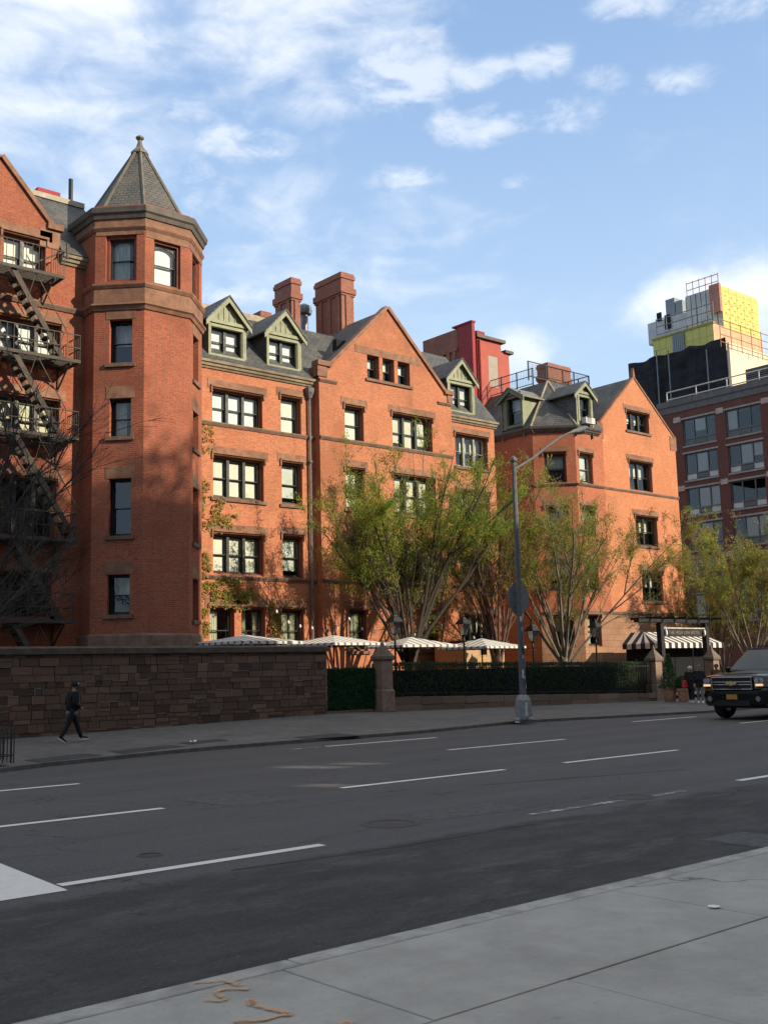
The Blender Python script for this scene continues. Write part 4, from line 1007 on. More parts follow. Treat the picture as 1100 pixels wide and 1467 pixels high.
# ================================================================== stone wall in front
WT = Yp(WALLY)
zt0, zt1 = WT.z(0, 929), WT.z(468, 922)
wxr = WT.u(468, 970); wxl = -12.
ztop = (zt0+zt1)/2
wl = thing('stone_wall', 'long dark wall of squared brown stones with a flat coping along the pavement', 'wall', ((wxl+wxr)/2, WALLY+.25, 0))
m = MB(); rnd = random.Random(3)
m.box(wxl, wxr, WALLY+.03, WALLY+.5, -.2, ztop-.22, (.20, .17, .135))
def stone_col():
    b = rnd.uniform(.75, 1.45); q = rnd.random()
    c = (.130, .080, .056) if q < .6 else ((.098, .064, .049) if q < .85 else (.150, .094, .064))
    return tuple(x*b for x in c)
z = -.1
while z < ztop-.24:
    h = min(rnd.choice((.13, .16, .20, .24)), ztop-.235-z)
    if h < .08: break
    x = wxl
    while x < wxr-.01:
        w = min(rnd.uniform(.18, .65), wxr-x)
        g = .009; pr = rnd.uniform(-.02, .012)
        if rnd.random() < .3 and h > .2:
            s_ = rnd.uniform(.38, .62)
            for a, b in ((0, s_), (s_, 1)): m.box(x+g, x+w-g, WALLY+pr*.6+rnd.uniform(-.006, .006), WALLY+.1, z+h*a+g, z+h*b-g, stone_col())
        else: m.box(x+g, x+w-g, WALLY+pr, WALLY+.1, z+g, z+h-g, stone_col())
        if rnd.random() < .16:
            mc = (.26, .23, .19)
            if rnd.random() < .6: m.box(x, x+w, WALLY-.016, WALLY+.05, z+h-.012, z+h+.006, mc)
            if rnd.random() < .5: m.box(x-.007, x+.009, WALLY-.016, WALLY+.05, z, z+h, mc)
        x += w
    z += h
for k in range(9):                                   # return end of the wall
    zz = -.1+k*(ztop-.14)/9; m.box(wxr-.06, wxr+.012, WALLY-.01, WALLY+.5, zz+.01, zz+(ztop-.14)/9-.01, stone_col())
m.build('masonry', colmat('wall_stone'), wl)
m = MB(); x = wxl
while x < wxr: w = min(1.9, wxr+.08-x); m.box(x+.006, x+w-.006, WALLY-.08, WALLY+.58, ztop-.22, ztop-.06); m.hexa([(x+.006, WALLY-.05, ztop-.06), (x+w-.006, WALLY-.05, ztop-.06), (x+w-.006, WALLY+.55, ztop-.06), (x+.006, WALLY+.55, ztop-.06)], [(x+.006, WALLY+.1, ztop), (x+w-.006, WALLY+.1, ztop), (x+w-.006, WALLY+.4, ztop), (x+.006, WALLY+.4, ztop)]); x += w
m.build('coping', M('wall_coping', (.085, .068, .052), .85, .3, 4., .3), wl)

# ================================================================== gate piers, hedge, fence
PIER = M('pier_stone', (.22, .15, .105), .85, .25, 6., .3, obj=True)
def pier(x, lab, rz0=0., scale=1., base=True):
    p = local('gate_pier', lab, 'gate pier', (x, WALLY+.2, wallz(x)-.05), 'stone gate piers', )
    s = .25*scale
    m = MB()
    if base: m.box(-s*1.18, s*1.18, -s*1.18, s*1.18, 0, .72); m.hexa([(-s*1.18, -s*1.18, .72), (s*1.18, -s*1.18, .72), (s*1.18, s*1.18, .72), (-s*1.18, s*1.18, .72)], [(-s, -s, .8), (s, -s, .8), (s, s, .8), (-s, s, .8)])
    m.box(-s, s, -s, s, .0 if not base else .8, 1.78); m.build('shaft', PIER, p, bevel=.015)
    m = MB(); m.lathe([(s*1.5, 1.78), (s*1.72, 1.84), (s*1.72, 1.94), (s*1.45, 2.0), (s*.55, 2.26), (s*.35, 2.3), (s*.28, 2.4), (s*.16, 2.44), (.015, 2.54)], (0, 0, 0), 4, math.pi/4); m.build('cap', M('pier_cap', (.15, .115, .085), .85, .3, 6., obj=True), p)
    return p
px1, px2, px3 = WT.u(554, 980), WT.u(943, 970), WT.u(1025, 960)
pier(px1, 'stone gate pier beside the dark green gate'); pier(px2, 'stone gate pier at the end of the hedge by the potted shrubs'); pier(px3, 'stone gate pier behind the black car')
gx0, gx1 = WT.u(469, 980), px1-.3
zg = WT.z(510, 949)
gt = thing('garden_gate', 'closed garden gate covered in dark green screening between stone wall and pier', 'gate', ((gx0+gx1)/2, WALLY+.3, wallz(24)))
m = MB(); zb = wallz(24)+.05
m.box(gx0+.03, gx1, WALLY+.3, WALLY+.36, zb, zb+.08); m.box(gx0+.03, gx1, WALLY+.3, WALLY+.36, zg-.3, zg-.24)
n = 16
for k in range(n+1): x = gx0+.05+(gx1-gx0-.1)*k/n; m.box(x-.012, x+.012, WALLY+.31, WALLY+.35, zb, zg-.05-.12*math.sin(math.pi*k/n))
m.build('gate_frame', IRON, gt)
LEAF = leafmat('leaf', None, .5)
def leafquad(m, c, size, col, nrm=None):
    a = V((random.gauss(0, 1), random.gauss(0, 1), random.gauss(0, 1)))
    if nrm is not None: a = a*.6+V(nrm)
    a.normalize(); b = a.orthogonal().normalized(); ang = random.uniform(0, 6.28); b = (b*math.cos(ang)+a.cross(b)*math.sin(ang)); c2 = a.cross(b)
    s = size*random.uniform(.6, 1.3); c = V(c)
    m.poly([c-b*s, c+c2*s*.5, c+b*s, c-c2*s*.5], col)
def vary(c, v=.3):
    k = random.uniform(1-v, 1+v); return (c[0]*k*random.uniform(.9, 1.1), c[1]*k, c[2]*k*random.uniform(.85, 1.15))
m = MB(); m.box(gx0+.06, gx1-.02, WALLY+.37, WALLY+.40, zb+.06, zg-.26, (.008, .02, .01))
for k in range(9000): leafquad(m, (random.uniform(gx0+.06, gx1-.03), WALLY+.28+random.uniform(-.03, .03), random.uniform(zb+.03, zg-.2)), .05, vary((.022, .085, .035), .5), (0, -1, 0))
m.build('screen', LEAF, gt)
# low kerb wall with iron fence and clipped hedge
hx0, hx1 = px1+.28, px2-.28
lw_ = thing('low_wall', 'low brownstone kerb wall with worn blocks under the hedge railing', 'wall', ((hx0+hx1)/2, WALLY+.2, .2))
m = MB(); x = hx0+.02
def lowz(x): return interp([(25, .80), (34, .60), (41.5, .42)], x)
while x < hx1-.02:
    w = min(random.uniform(.7, 1.5), hx1-.02-x); z1 = lowz(x+w/2); zz = wallz(x)-.1; zm = zz+(z1-zz)*.5
    for a, b in ((zz, zm), (zm+.008, z1)):
        c = random.uniform(.7, 1.2); m.box(x+.005, x+w-.005, WALLY-.02+random.uniform(-.02, .02), WALLY+.42, a, b, (.20*c, .14*c, .10*c))
    x += w
m.build('stone_course', colmat('kerb_wall_stone'), lw_)
hz0, hz1 = .45, WT.z(700, 948)+.05
def hedgez(x): return interp([(hx0, WT.z(575, 950)), (hx1, WT.z(930, 949))], x)
m = MB()
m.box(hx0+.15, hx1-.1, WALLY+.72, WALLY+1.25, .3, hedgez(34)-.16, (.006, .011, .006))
for k in range(26000):
    x = random.uniform(hx0+.05, hx1-.05); zt_ = hedgez(x)+.03*noise.noise(V((x*2, 0, 0)))
    if random.random() < .72:
        z = random.uniform(.3, zt_); y = WALLY+.6+.06*noise.noise(V((x*1.7, z*2.3, 3)))+random.uniform(-.05, .14); nr = (0, -1, .1)
    else: y = random.uniform(WALLY+.55, WALLY+1.35); z = zt_+random.uniform(-.1, .05); nr = (0, -.2, 1)
    leafquad(m, (x, y, z), .038, vary((.042, .085, .030), .5) if random.random() < .85 else vary((.06, .09, .03), .4), nr)
hd = m.build('hedge', LEAF, None, ((hx0+hx1)/2, WALLY+1, .3)); tag(hd, 'long clipped dark green hedge behind black iron railings', 'hedge')
fn = thing('iron_fence', 'black iron picket railing in front of the clipped hedge', 'fence', ((hx0+hx1)/2, WALLY+.2, .6))
m = MB(); n = 125
for k in range(n+1):
    x = hx0+.04+(hx1-hx0-.08)*k/n; z0 = lowz(x)-.02; zt_ = hedgez(x)-.02+(0.1 if k % 9 == 0 else 0)
    m.box(x-.010, x+.010, WALLY+.19, WALLY+.21, z0, zt_); m.prism([(x-.02, WALLY+.2, zt_), (x+.02, WALLY+.2, zt_), (x, WALLY+.2, zt_+.09)], (0, .006, 0))
m.build('picket_row', IRON, fn)
for dz in (.12, None):
    m = MB()
    for k in range(12):
        xa, xb_ = hx0+(hx1-hx0)*k/12, hx0+(hx1-hx0)*(k+1)/12
        za_, zb_ = (lowz(xa)+dz, lowz(xb_)+dz) if dz else (hedgez(xa)-.16, hedgez(xb_)-.16)
        m.bar((xa, WALLY+.2, za_), (xb_, WALLY+.2, zb_), .03, .035)
    m.build('rail', IRON, fn)

# ================================================================== trees
BARK = M('bark', (.085, .066, .05), .9, .35, 14., .5)
BARK_P = M('pale_bark', (.17, .145, .11), .9, .3, 14., .5)
def tree(name, lab, base, height, spread, limbs, leafcol, leaves, bark=BARK, low=.9, trunk_r=.17, seed=1, twigs=5, subs=6, leaf=.055, bias=None, tilt=(18, 58), group='courtyard trees', cat='tree', fill=.35, crowncut=.3, lowleaf=.08, back=.75, reach=(.75, 1.05)):
    rn = random.Random(seed); base = V(base)
    T = thing(name, lab, cat, base, group)
    m = MB(); lm = MB()
    m.tube([base-V((0, 0, .2)), base+V((0, 0, .1)), base+V((.02, 0, low*.5)), base+V((0, .01, low))], [trunk_r*1.5, trunk_r*1.2, trunk_r, trunk_r*.95], 9)
    tips = []
    def limb(p, d, ln, r0, depth, up):
        n = 7 if depth == 0 else (5 if depth == 1 else 3)
        pts = [p]; dd = V(d)
        for k in range(n):
            j = .055 if depth == 0 else .13
            dd = (dd+V((rn.gauss(0, j), rn.gauss(0, j), rn.gauss(0, j)+up))).normalized()
            pts.append(pts[-1]+dd*ln/n)
        rs = [max(.004, r0*(1-k/(n+.3))**.8) for k in range(n+1)]
        m.tube(pts, rs, 6 if depth == 0 else (4 if depth == 1 else 3), cap=False)
        return pts
    top = base+V((.02, .01, low))
    for k in range(limbs):
        az = 2*math.pi*(k+rn.uniform(-.3, .3))/limbs; ti = R(tilt[0]+(tilt[1]-tilt[0])*rn.random()**.8)
        d = V((math.cos(az)*math.sin(ti), math.sin(az)*math.sin(ti)*back, math.cos(ti)))
        if bias is not None: d = (d+V(bias)*rn.random()).normalized()
        hmax = height-low; ln = min(hmax/max(.5, d.z)*rn.uniform(*reach), math.hypot(hmax, spread))
        if abs(d.x)*ln > spread: ln = spread/abs(d.x)*rn.uniform(.9, 1.05)
        p0 = top-V((0, 0, rn.uniform(0, .45)*low))+V((math.cos(az), math.sin(az), 0))*trunk_r*.4
        main = limb(p0, (d+V((0, 0, .5))).normalized(), ln, trunk_r*rn.uniform(.34, .5), 0, -.012)
        stems = [(main, ln, 0.)]
        for b_i in range(4):                              # long forks that keep climbing
            f = .12+.5*(b_i+rn.random())/4; i = min(len(main)-2, int(f*(len(main)-1))); p = main[i].lerp(main[i+1], f*(len(main)-1)-i)
            dm_ = (main[i+1]-main[i]).normalized(); d2 = (dm_+V((rn.gauss(0, .30), rn.gauss(0, .28), rn.gauss(.02, .16)))).normalized()
            l2 = ln*(1-f)*rn.uniform(.75, 1.05)
            stems.append((limb(p, d2, l2, trunk_r*rn.uniform(.12, .2), 0, .0), l2, f))
        for st, l_, f0 in stems:
            for s_ in range(subs):
                f = rn.uniform(max(.1, (crowncut-f0)/(1-f0)), 1.0); i = min(len(st)-2, int(f*(len(st)-1))); p = st[i].lerp(st[i+1], f*(len(st)-1)-i)
                dm_ = (st[i+1]-st[i]).normalized()
                d2 = (dm_+V((rn.gauss(0, .38), rn.gauss(0, .38), rn.gauss(.05, .25)))).normalized()
                q = limb(p, d2, min(2.2, l_*rn.uniform(.2, .42))*(1.15-f*.45), .013, 1, .01)
                for w in range(twigs):
                    f2 = rn.uniform(.15, 1.); i2 = min(len(q)-2, int(f2*(len(q)-1))); pp = q[i2].lerp(q[i2+1], rn.random())
                    d3 = ((q[i2+1]-q[i2]).normalized()+V((rn.gauss(0, .4), rn.gauss(0, .4), rn.gauss(.02, .3)))).normalized()
                    tips.append((limb(pp, d3, rn.uniform(.3, .8), .006, 2, .0), f))
    m.build('trunk', bark, T, smooth=True)
    per = leaves/max(1, len(tips))
    for t3, f in tips:
        dens = noise.noise(t3[0]*.6+V((seed*3.1, 0, 0)))*1.25+.68
        rel = (t3[-1].z-base.z)/height
        dens *= max(lowleaf, min(1., (rel-crowncut+.15)/.35))
        nl = int(per*max(0, dens)*rn.uniform(.5, 1.6)); tone = rn.uniform(.65, 1.3)
        base_c = rn.choice(leafcol)
        for k in range(nl):
            g = rn.random(); i = min(len(t3)-2, int(g*(len(t3)-1))); p = t3[i].lerp(t3[i+1], g*(len(t3)-1)-i)
            p = p+V((rn.gauss(0, .09), rn.gauss(0, .09), rn.gauss(0, .09)))
            dv = (t3[i+1]-t3[i]).normalized()
            a = V((rn.gauss(0, .45), rn.gauss(0, .45), rn.gauss(0, .45)))+dv; a.normalize(); b = a.orthogonal().normalized(); an = rn.uniform(0, 6.28); b = b*math.cos(an)+a.cross(b)*math.sin(an)
            s = leaf*rn.uniform(.6, 1.4); v = rn.uniform(.75, 1.25)*tone
            lm.poly([p-a*s, p+b*s*.32, p+a*s, p-b*s*.32], (base_c[0]*v*rn.uniform(.9, 1.15), base_c[1]*v, base_c[2]*v))
    if lm.f: lm.build('crown', LEAF, T)
    return T
TG = [(.24, .33, .05), (.17, .27, .045), (.29, .34, .055), (.35, .34, .06)]
TO = [(.32, .28, .055), (.36, .27, .065), (.22, .24, .05), (.25, .15, .055)]
BARK_D = M('dark_bark', (.055, .043, .034), .9, .35, 14., .5)
tb = atY(588, 948, 33.2)
tree('courtyard_tree', 'large vase shaped tree with fresh green sprays behind the hedge near the gate', (tb.x, 33.2, .3), 9.9, 4.45, 14, TG, 135000, bark=BARK_D, seed=4, trunk_r=.21, low=2.2, subs=6, twigs=6, tilt=(6, 58), lowleaf=.10, leaf=.046, crowncut=.36, reach=(.85, 1.05))
tb = atY(714, 945, 33.2)
tree('courtyard_tree', 'slender reddish branched tree behind the lamp post, half hidden by its green neighbour', (tb.x, 33.2, .3), 9.2, 3.2, 9, TO+TG[:2], 48000, bark=M('red_bark', (.13, .075, .055), .9, .3, 12.), seed=9, trunk_r=.17, low=2.1, tilt=(6, 44), subs=6, twigs=6, leaf=.045, crowncut=.36)
tb = atY(808, 947, 33.2)
tree('courtyard_tree', 'spreading tree with many pale bare stems and yellow green tips before the corner bay', (tb.x, 33.2, .3), 9.3, 4.6, 13, TG+TO, 80000, bark=BARK_P, seed=21, trunk_r=.17, low=1.9, tilt=(8, 58), crowncut=.36, subs=6, twigs=6, leaf=.045)
tb = atY(1078, 950, 34.)
tree('street_tree', 'broad yellow green tree behind the black car at the right edge', (tb.x, 34., .1), 8.6, 5.6, 9, TG+TO+[(.2, .22, .05)], 70000, bark=BARK_P, seed=33, trunk_r=.17, low=1.9, tilt=(15, 72), group='street trees', crowncut=.2, lowleaf=.5, subs=7, twigs=6, leaf=.06)
tb = atY(1010, 940, 36.)
tree('street_tree', 'smaller budding tree with tangled reddish twigs beside the striped awning', (tb.x+2.5, 36.5, .1), 6.9, 3.6, 7, TO+TG, 24000, bark=BARK, seed=37, trunk_r=.13, low=1.5, tilt=(15, 68), group='street trees', crowncut=.2, lowleaf=.5)
tb = atZ(-110, 1085, .14)
tree('street_tree', 'bare dark tree at the left edge reaching thin twigs across the shaded gable', (tb.x, tb.y, .1), 7.6, 4.0, 10, TO, 0, bark=M('grey_bark', (.045, .04, .036), .9, .3, 12.), seed=12, trunk_r=.085, low=2.3, tilt=(25, 75), bias=(.5, .4, .0), group='street trees', subs=6, twigs=6, crowncut=.2, back=1.)

# ivy on the brick beside the tower
IVC = [(.38, .31, .07), (.28, .29, .07), (.42, .27, .07), (.20, .24, .06)]
def ivy(lab, blobs, n, seed):
    rn = random.Random(seed); m = MB(); c0 = None
    for px, py, rx, ry, w in blobs:
        u, z = P1.hit(px, py); rx, ry = rx/34., ry/34.
        c0 = c0 or (u, F1, z)
        st = []
        for k in range(int(n*w/30)):
            a = rn.uniform(0, 6.28); pu, pz = u-rx*.9, z-ry*.4; pts = []
            tu, tz_ = u+rx*rn.uniform(-.8, 1), z+ry*rn.uniform(-1, 1)
            for i in range(7): f = i/6; pts.append(P1.p(pu+(tu-pu)*f+rn.gauss(0, .05), pz+(tz_-pz)*f+.25*math.sin(f*3.1)*ry*rn.uniform(-.3, 1), .02))
            if k < 9: m.tube(pts, .007, 3, False); 
            for f_ in list(m.col.keys()): pass
        for k in range(int(n*w)):
            a = rn.uniform(0, 6.28); r_ = rn.random()**.5
            du, dz = math.cos(a)*r_*rx, math.sin(a)*r_*ry
            if noise.noise(V((du*2.2+px, dz*2.8+py, seed)))+.35*(1-r_) < .02: continue
            if not (UL-.4 < u+du < UR1): continue
            b = rn.choice(IVC); v = rn.uniform(.6, 1.3)
            p = P1.p(u+du, z+dz, rn.uniform(.02, .12)); aa = V((rn.gauss(0, .5), -1, rn.gauss(.3, .5))).normalized(); b1 = aa.orthogonal().normalized(); an = rn.uniform(0, 6.28); b1 = b1*math.cos(an)+aa.cross(b1)*math.sin(an); b2 = aa.cross(b1); s = .05*rn.uniform(.6, 1.3)
            m.poly([p-b1*s, p+b2*s*.7, p+b1*s, p-b2*s*.7], (b[0]*v, b[1]*v, b[2]*v))
    for k in range(len(m.f)): m.col.setdefault(k, (.09, .06, .03))
    tag(m.build('wall_ivy', LEAF, None, c0), lab, 'ivy', 'ivy on the brick wall')
ivy('sparse yellow ivy high on the brick, level with the topmost string course', [(292, 628, 20, 24, .5)], 500, 1)
ivy('yellow green ivy spray under the second row of windows beside the tower', [(305, 738, 40, 26, 1), (292, 700, 10, 20, .2)], 900, 2)
ivy('broad golden ivy patch above the ground floor windows next to the tower', [(318, 850, 52, 22, 1.2), (292, 810, 12, 18, .3), (345, 858, 30, 16, .4)], 1300, 3)
ivy('narrow ivy strip climbing between the ground floor windows', [(392, 892, 11, 34, 1)], 500, 4)
ivy('dark ivy clump at the foot of the tower corner', [(290, 895, 10, 28, 1)], 450, 5)

# ================================================================== courtyard furniture
CAN_W = M('white_canvas', (.62, .60, .55), .9, .06, 3.); CAN_G = M('grey_canvas', (.16, .155, .15), .9, .2, 3.); CAN_B = M('black_canvas', (.03, .03, .032), .9, .2, 3.)
def umbrella(lab, c, half, ze, za, rz):
    p = local('patio_umbrella', lab, 'umbrella', (c.x, c.y, .3), 'striped patio umbrellas', rz); ze -= .3; za -= .3
    m = MB(); m.tube([(0, 0, 0), (0, 0, za+.02)], .03, 8); m.lathe([(.02, za), (.05, za+.05), (.03, za+.12), (.005, za+.16)], (0, 0, 0), 8); m.build('pole', IRON, p)
    m = MB(); n = 24
    for k in range(4):
        ca, sa = math.cos(k*math.pi/2), math.sin(k*math.pi/2)
        def q(u, v, z): return (u*ca-v*sa, u*sa+v*ca, z)
        for i in range(n):
            m.cm = int(i % 3 == 1); u0, u1 = -half+2*half*i/n, -half+2*half*(i+1)/n
            d0, d1 = abs(u0), abs(u1)
            def zz(d): return ze+(za-ze)*max(0, 1-d/half)**1.05
            m.poly([q(u0, -half, ze), q(u1, -half, ze), q(u1, -d1, zz(d1)), q(u0, -d0, zz(d0))])
            m.poly([q(u0, -half-.005, ze-.09), q(u1, -half-.005, ze-.09), q(u1, -half-.005, ze), q(u0, -half-.005, ze)])
    m.build('canopy', [CAN_W, CAN_G], p)
    m = MB()
    for k in range(4): a = math.pi/4+k*math.pi/2; m.bar((0, 0, za-.08), (half*1.38*math.cos(a), half*1.38*math.sin(a), ze-.03), .02)
    m.build('rib', IRON, p)
YU = 31.6
for px, ye, ya, lab, hf, rz in ((352, 920.5, 909.5, 'striped parasol just above the stone wall nearest the tower', 1.4, .08), (478, 922.5, 910, 'striped parasol by the drainpipe above the end of the stone wall', 1.35, .15), (588, 925, 912.5, 'striped parasol behind the large green tree', 1.3, -.1), (690, 927, 914.5, 'pale striped parasol behind the second courtyard lamp', 1.3, .1)):
    ce = atY(px, ye, YU); umbrella(lab, ce, hf, ce.z, atY(px, ya, YU).z, rz)
# garden bar hut of pale wood
WOOD = M('pale_timber', (.42, .27, .14), .65, .2, 7., vec=(1, 1, 5))
YK = 33.4; PKp = Yp(YK); ku0, ku1 = PKp.u(668, 935), PKp.u(722, 935); kz1 = PKp.z(680, 921)
kk = thing('garden_hut', 'small timber hut with framed windows under the parasols', 'hut', ((ku0+ku1)/2, YK+1, .3))
m = MB(); wn = [(PKp.u(a), PKp.u(b), PKp.z(680, 940), PKp.z(680, 926)) for a, b in ((678, 689), (695, 706))]
m.wall(PKp, [(ku0, .2), (ku1, .2), (ku1, kz1), (ku0, kz1)], wn, .08); m.poly([(ku0, YK+2, .2), (ku0, YK, .2), (ku0, YK, kz1), (ku0, YK+2, kz1)]); m.build('wall', WOOD, kk)
m = MB(); m.box(ku0-.15, ku1+.15, YK-.2, YK+2.2, kz1, kz1+.1); m.build('roof', IRON, kk)
for w in wn: f = MB().ring(PKp, *w, .05, -.06, .02).build('window', WOOD, kk); MB().pbox(PKp, w[0]+.05, w[1]-.05, w[2]+.05, w[3]-.05, -.05, -.03).build('pane', GLASS_D, f)
m = MB(); m.box(ku0+.1, ku1-.1, YK+.5, YK+1.9, .2, kz1-.05); m.build('room', DARK, kk)
# lantern posts
LG = glassmat('lantern_glass', (.8, .8, .75), .15, .15)
def lamp(lab, loc, h):
    p = local('lantern_post', lab, 'lamp post', loc, 'black courtyard lanterns')
    m = MB(); m.lathe([(.14, 0), (.14, .12), (.08, .2), (.06, .6), (.045, .65), (.04, h-.75), (.06, h-.72), (.035, h-.66), (.03, h-.56), (.10, h-.52), (.12, h-.5)], (0, 0, 0), 10)
    m.bar((-.22, 0, h-.85), (.22, 0, h-.85), .025); m.build('post', IRON, p, smooth=True)
    m = MB()
    for k in range(4):
        a = math.pi/4+k*math.pi/2; m.bar((.13*math.cos(a), .13*math.sin(a), h-.5), (.24*math.cos(a), .24*math.sin(a), h-.05), .022)
    m.lathe([(.33, h-.07), (.34, h-.04), (.2, h+.12), (.12, h+.16), (.1, h+.2), (.04, h+.23), (.05, h+.28), (.01, h+.34)], (0, 0, 0), 4, math.pi/4); m.build('lantern_frame', IRON, p)
    m = MB(); m.lathe([(.12, h-.49), (.225, h-.06)], (0, 0, 0), 4, math.pi/4, cap=False); m.build('lantern_glass', LG, p)
    m = MB(); m.lathe([(.02, h-.48), (.045, h-.4), (.06, h-.3), (.03, h-.2)], (0, 0, 0), 8); m.build('bulb', BLIND_W, p)
    return p
YL = 30.9
lp = None
for px, yt, lab in ((565, 889, 'black lantern post nearest the garden gate, left of the large tree trunk'), (663.5, 892, 'black lantern post between the large tree and its reddish neighbour'), (762, 902, 'black lantern post just right of the tall street lamp'), (852, 897, 'black lantern post in front of the dark doorway near the awning')):
    q = atY(px, yt, YL); h = q.z-.3
    if lp is None: H0 = h; lp = lamp(lab, (q.x, YL, .3), h)
    else: dup(lp, (q.x, YL, .3+h-H0), lab)
# festoon lights
sg = thing('festoon_lights', 'drooping cable of small white bulbs strung along the ground floor', 'string lights', P1.p(P1.u(440, 885), P1.z(440, 885), 1.2))
an = [(385, 858), (441, 893), (500, 884), (560, 897), (625, 893), (700, 905)]
pts = []; YS = F1-1.3
for a, b in zip(an, an[1:]):
    A, B = atY(*a, YS), atY(*b, YS)
    for k in range(10): f = k/10; pts.append(A.lerp(B, f)-V((0, 0, .35*4*f*(1-f))))
MB().tube(pts, .008, 4).build('cable', IRON, sg)
for k in range(2, len(pts), 3): MB().lathe([(.01, .0), (.035, -.04), (.05, -.09), (.03, -.14)], pts[k], 6).build('bulb', BLIND_W, sg)

# ================================================================== entrance: portal, awning, sign, pots
YP_ = WALLY+1.6; PP = Yp(YP_)
pu0, pu1, zt_ = PP.u(947.5, 940), PP.u(1012, 940), PP.z(950, 892)
pt = thing('entrance_portal', 'black steel portal over the entrance path carrying a lettered sign', 'portal', ((pu0+pu1)/2, YP_, .1))
for u in (pu0, pu1): m = MB(); m.box(u-.13, u+.13, YP_-.13, YP_+.13, .1, zt_); m.build('post', IRON, pt, bevel=.01)
m = MB(); m.box(PP.u(911, 892), pu1+.3, YP_-.16, YP_+.16, zt_+.002, zt_+.16); m.build('beam', IRON, pt, bevel=.01)
m = MB()
for k in range(6): u = pu0-.9+k*(pu1-pu0+1.2)/5; m.box(u-.03, u+.03, YP_-.8, YP_+1.0, zt_+.162, zt_+.26)
m.build('rafter', IRON, pt)
z1s, z0s = PP.z(980, 901), PP.z(980, 912)
sgn = MB().box(pu0+.16, pu1-.16, YP_-.06, YP_+.02, z0s, z1s).build('sign_board', M('sign_black', (.02, .02, .02), .5, .2, 5.), pt)
MB().box(pu0+.14, pu1-.14, YP_-.09, YP_+.04, z1s+.002, z1s+.06).build('sign_lit_top', M('lit_top_pale', (.5, .47, .4), .5), pt)  # pale strip colours in the sunlit top edge of the sign
fc = bpy.data.curves.new('lettering', 'FONT'); fc.body = 'THE HIGH LINE HOTEL'; fc.size = (z1s-z0s)*.62; fc.align_x = 'CENTER'; fc.align_y = 'CENTER'; fc.extrude = .006; fc.space_character = 1.12
tmp = bpy.data.objects.new('t', fc); fm = bpy.data.meshes.new_from_object(tmp); bpy.data.objects.remove(tmp); fo = bpy.data.objects.new('lettering', fm); COL.objects.link(fo); fo.parent = sgn; fo.location = V(((pu0+pu1)/2, YP_-.067, (z0s+z1s)/2))-ORG[sgn.name]; fo.rotation_euler = (R(90), 0, 0); fm.materials.clear(); fm.materials.append(M('brass_letters', (.26, .22, .15), .5, .1, 5.))
for u in (pu0+.28, pu1-.28): m = MB(); m.lathe([(.01, -.16), (.05, -.1), (.06, 0), (.05, .1), (.01, .16)], (u, YP_-.14, (z0s+z1s)/2), 8); m.build('sconce', BLIND_W, pt)
YA = 33.0; PA_ = Yp(YA)
au0, au1 = PA_.u(944, 925), PA_.u(1037, 925); az0, az1 = PA_.z(946, 928.5), PA_.z(946, 921); YAb = YA+1.5; azt = az1+.62; YAc = -Xp(au0).u(891, 925)
aw = thing('entrance_awning', 'black and white striped awning over the dark entrance', 'awning', ((au0+au1)/2, YA+1, .2))
m = MB(); sl_ = .8; n = 22
for k in range(n):
    m.cm = k % 2; a, b = au0+(au1-au0)*k/n, au0+(au1-au0)*(k+1)/n
    ta, tb_ = max(a, au0+sl_), max(b, au0+sl_)
    m.poly([(a, YA, az1), (b, YA, az1), (tb_, YAb, azt), (ta, YAb, azt)]); m.poly([(a, YA, az0), (b, YA, az0), (b, YA, az1), (a, YA, az1)])
ns_ = max(6, int((YAc-YA)/((au1-au0)/n)))
for k in range(ns_):
    m.cm = k % 2; a, b = YA+(YAc-YA)*k/ns_, YA+(YAc-YA)*(k+1)/ns_
    m.poly([(au0, b, az0), (au0, a, az0), (au0, a, az1), (au0, b, az1)])
    m.poly([(au0, b, az1), (au0, a, az1), (au0+sl_, max(YAb, a), azt), (au0+sl_, max(YAb, b), azt)])
m.cm = 1; m.poly([(au0+sl_, YAb, azt), (au1, YAb, azt), (au1, YAc, azt), (au0+sl_, YAc, azt)])
m.build('canopy', [CAN_W, CAN_B], aw)
m = MB()
for u in (au0+.1, (au0+au1)/2, au1-.1): m.tube([(u, YA+.05, .1), (u, YA+.05, az1-.03)], .03, 6)
m.build('post', IRON, aw)
m = MB(); m.box(au0+.3, au1-.05, YA+.9, YA+1.0, .15, az1-.15); m.box(au0+.3, au0+.4, YA+1.01, YAc, .15, az1-.15); m.build('entrance_dark', M('entrance_black', (.007, .008, .010), .95, .3, 5., vec=(4, 4, .4)), aw)  # near-black panels put the shade inside the entrance into colour
def pot(lab, px, py, w, h, sh, kind):
    g = atZ(px, py, .13); p = thing('potted_shrub', lab, 'potted plant', g, 'potted shrubs by the entrance')
    m = MB(); m.lathe([(w*.33, 0), (w*.36, .02), (w*.46, h*.8), (w*.52, h*.82), (w*.54, h), (w*.46, h), (w*.44, h*.9)], g, 18); m.build('pot', M('terracotta', (.46, .24, .14), .85, .25, 6.), p, smooth=True)
    m = MB(); m.tube([g+V((0, 0, h*.8)), g+V((0, 0, h+sh*.6))], .03, 6); m.build('stem', BARK, p)
    m = MB()
    for k in range(1500):
        f = random.random()**1.3
        r_ = (w*.75*(1-f*.85) if kind == 'cone' else w*.6*math.sqrt(max(0, 1-(2*f-1)**2)))*random.uniform(.55, 1.05); a = random.uniform(0, 6.28)
        q = g+V((r_*math.cos(a), r_*math.sin(a), h*.92+sh*f)); leafquad(m, q, .045, vary((.045, .10, .03), .5), (math.cos(a), math.sin(a), .5))
    m.build('foliage', LEAF, p)
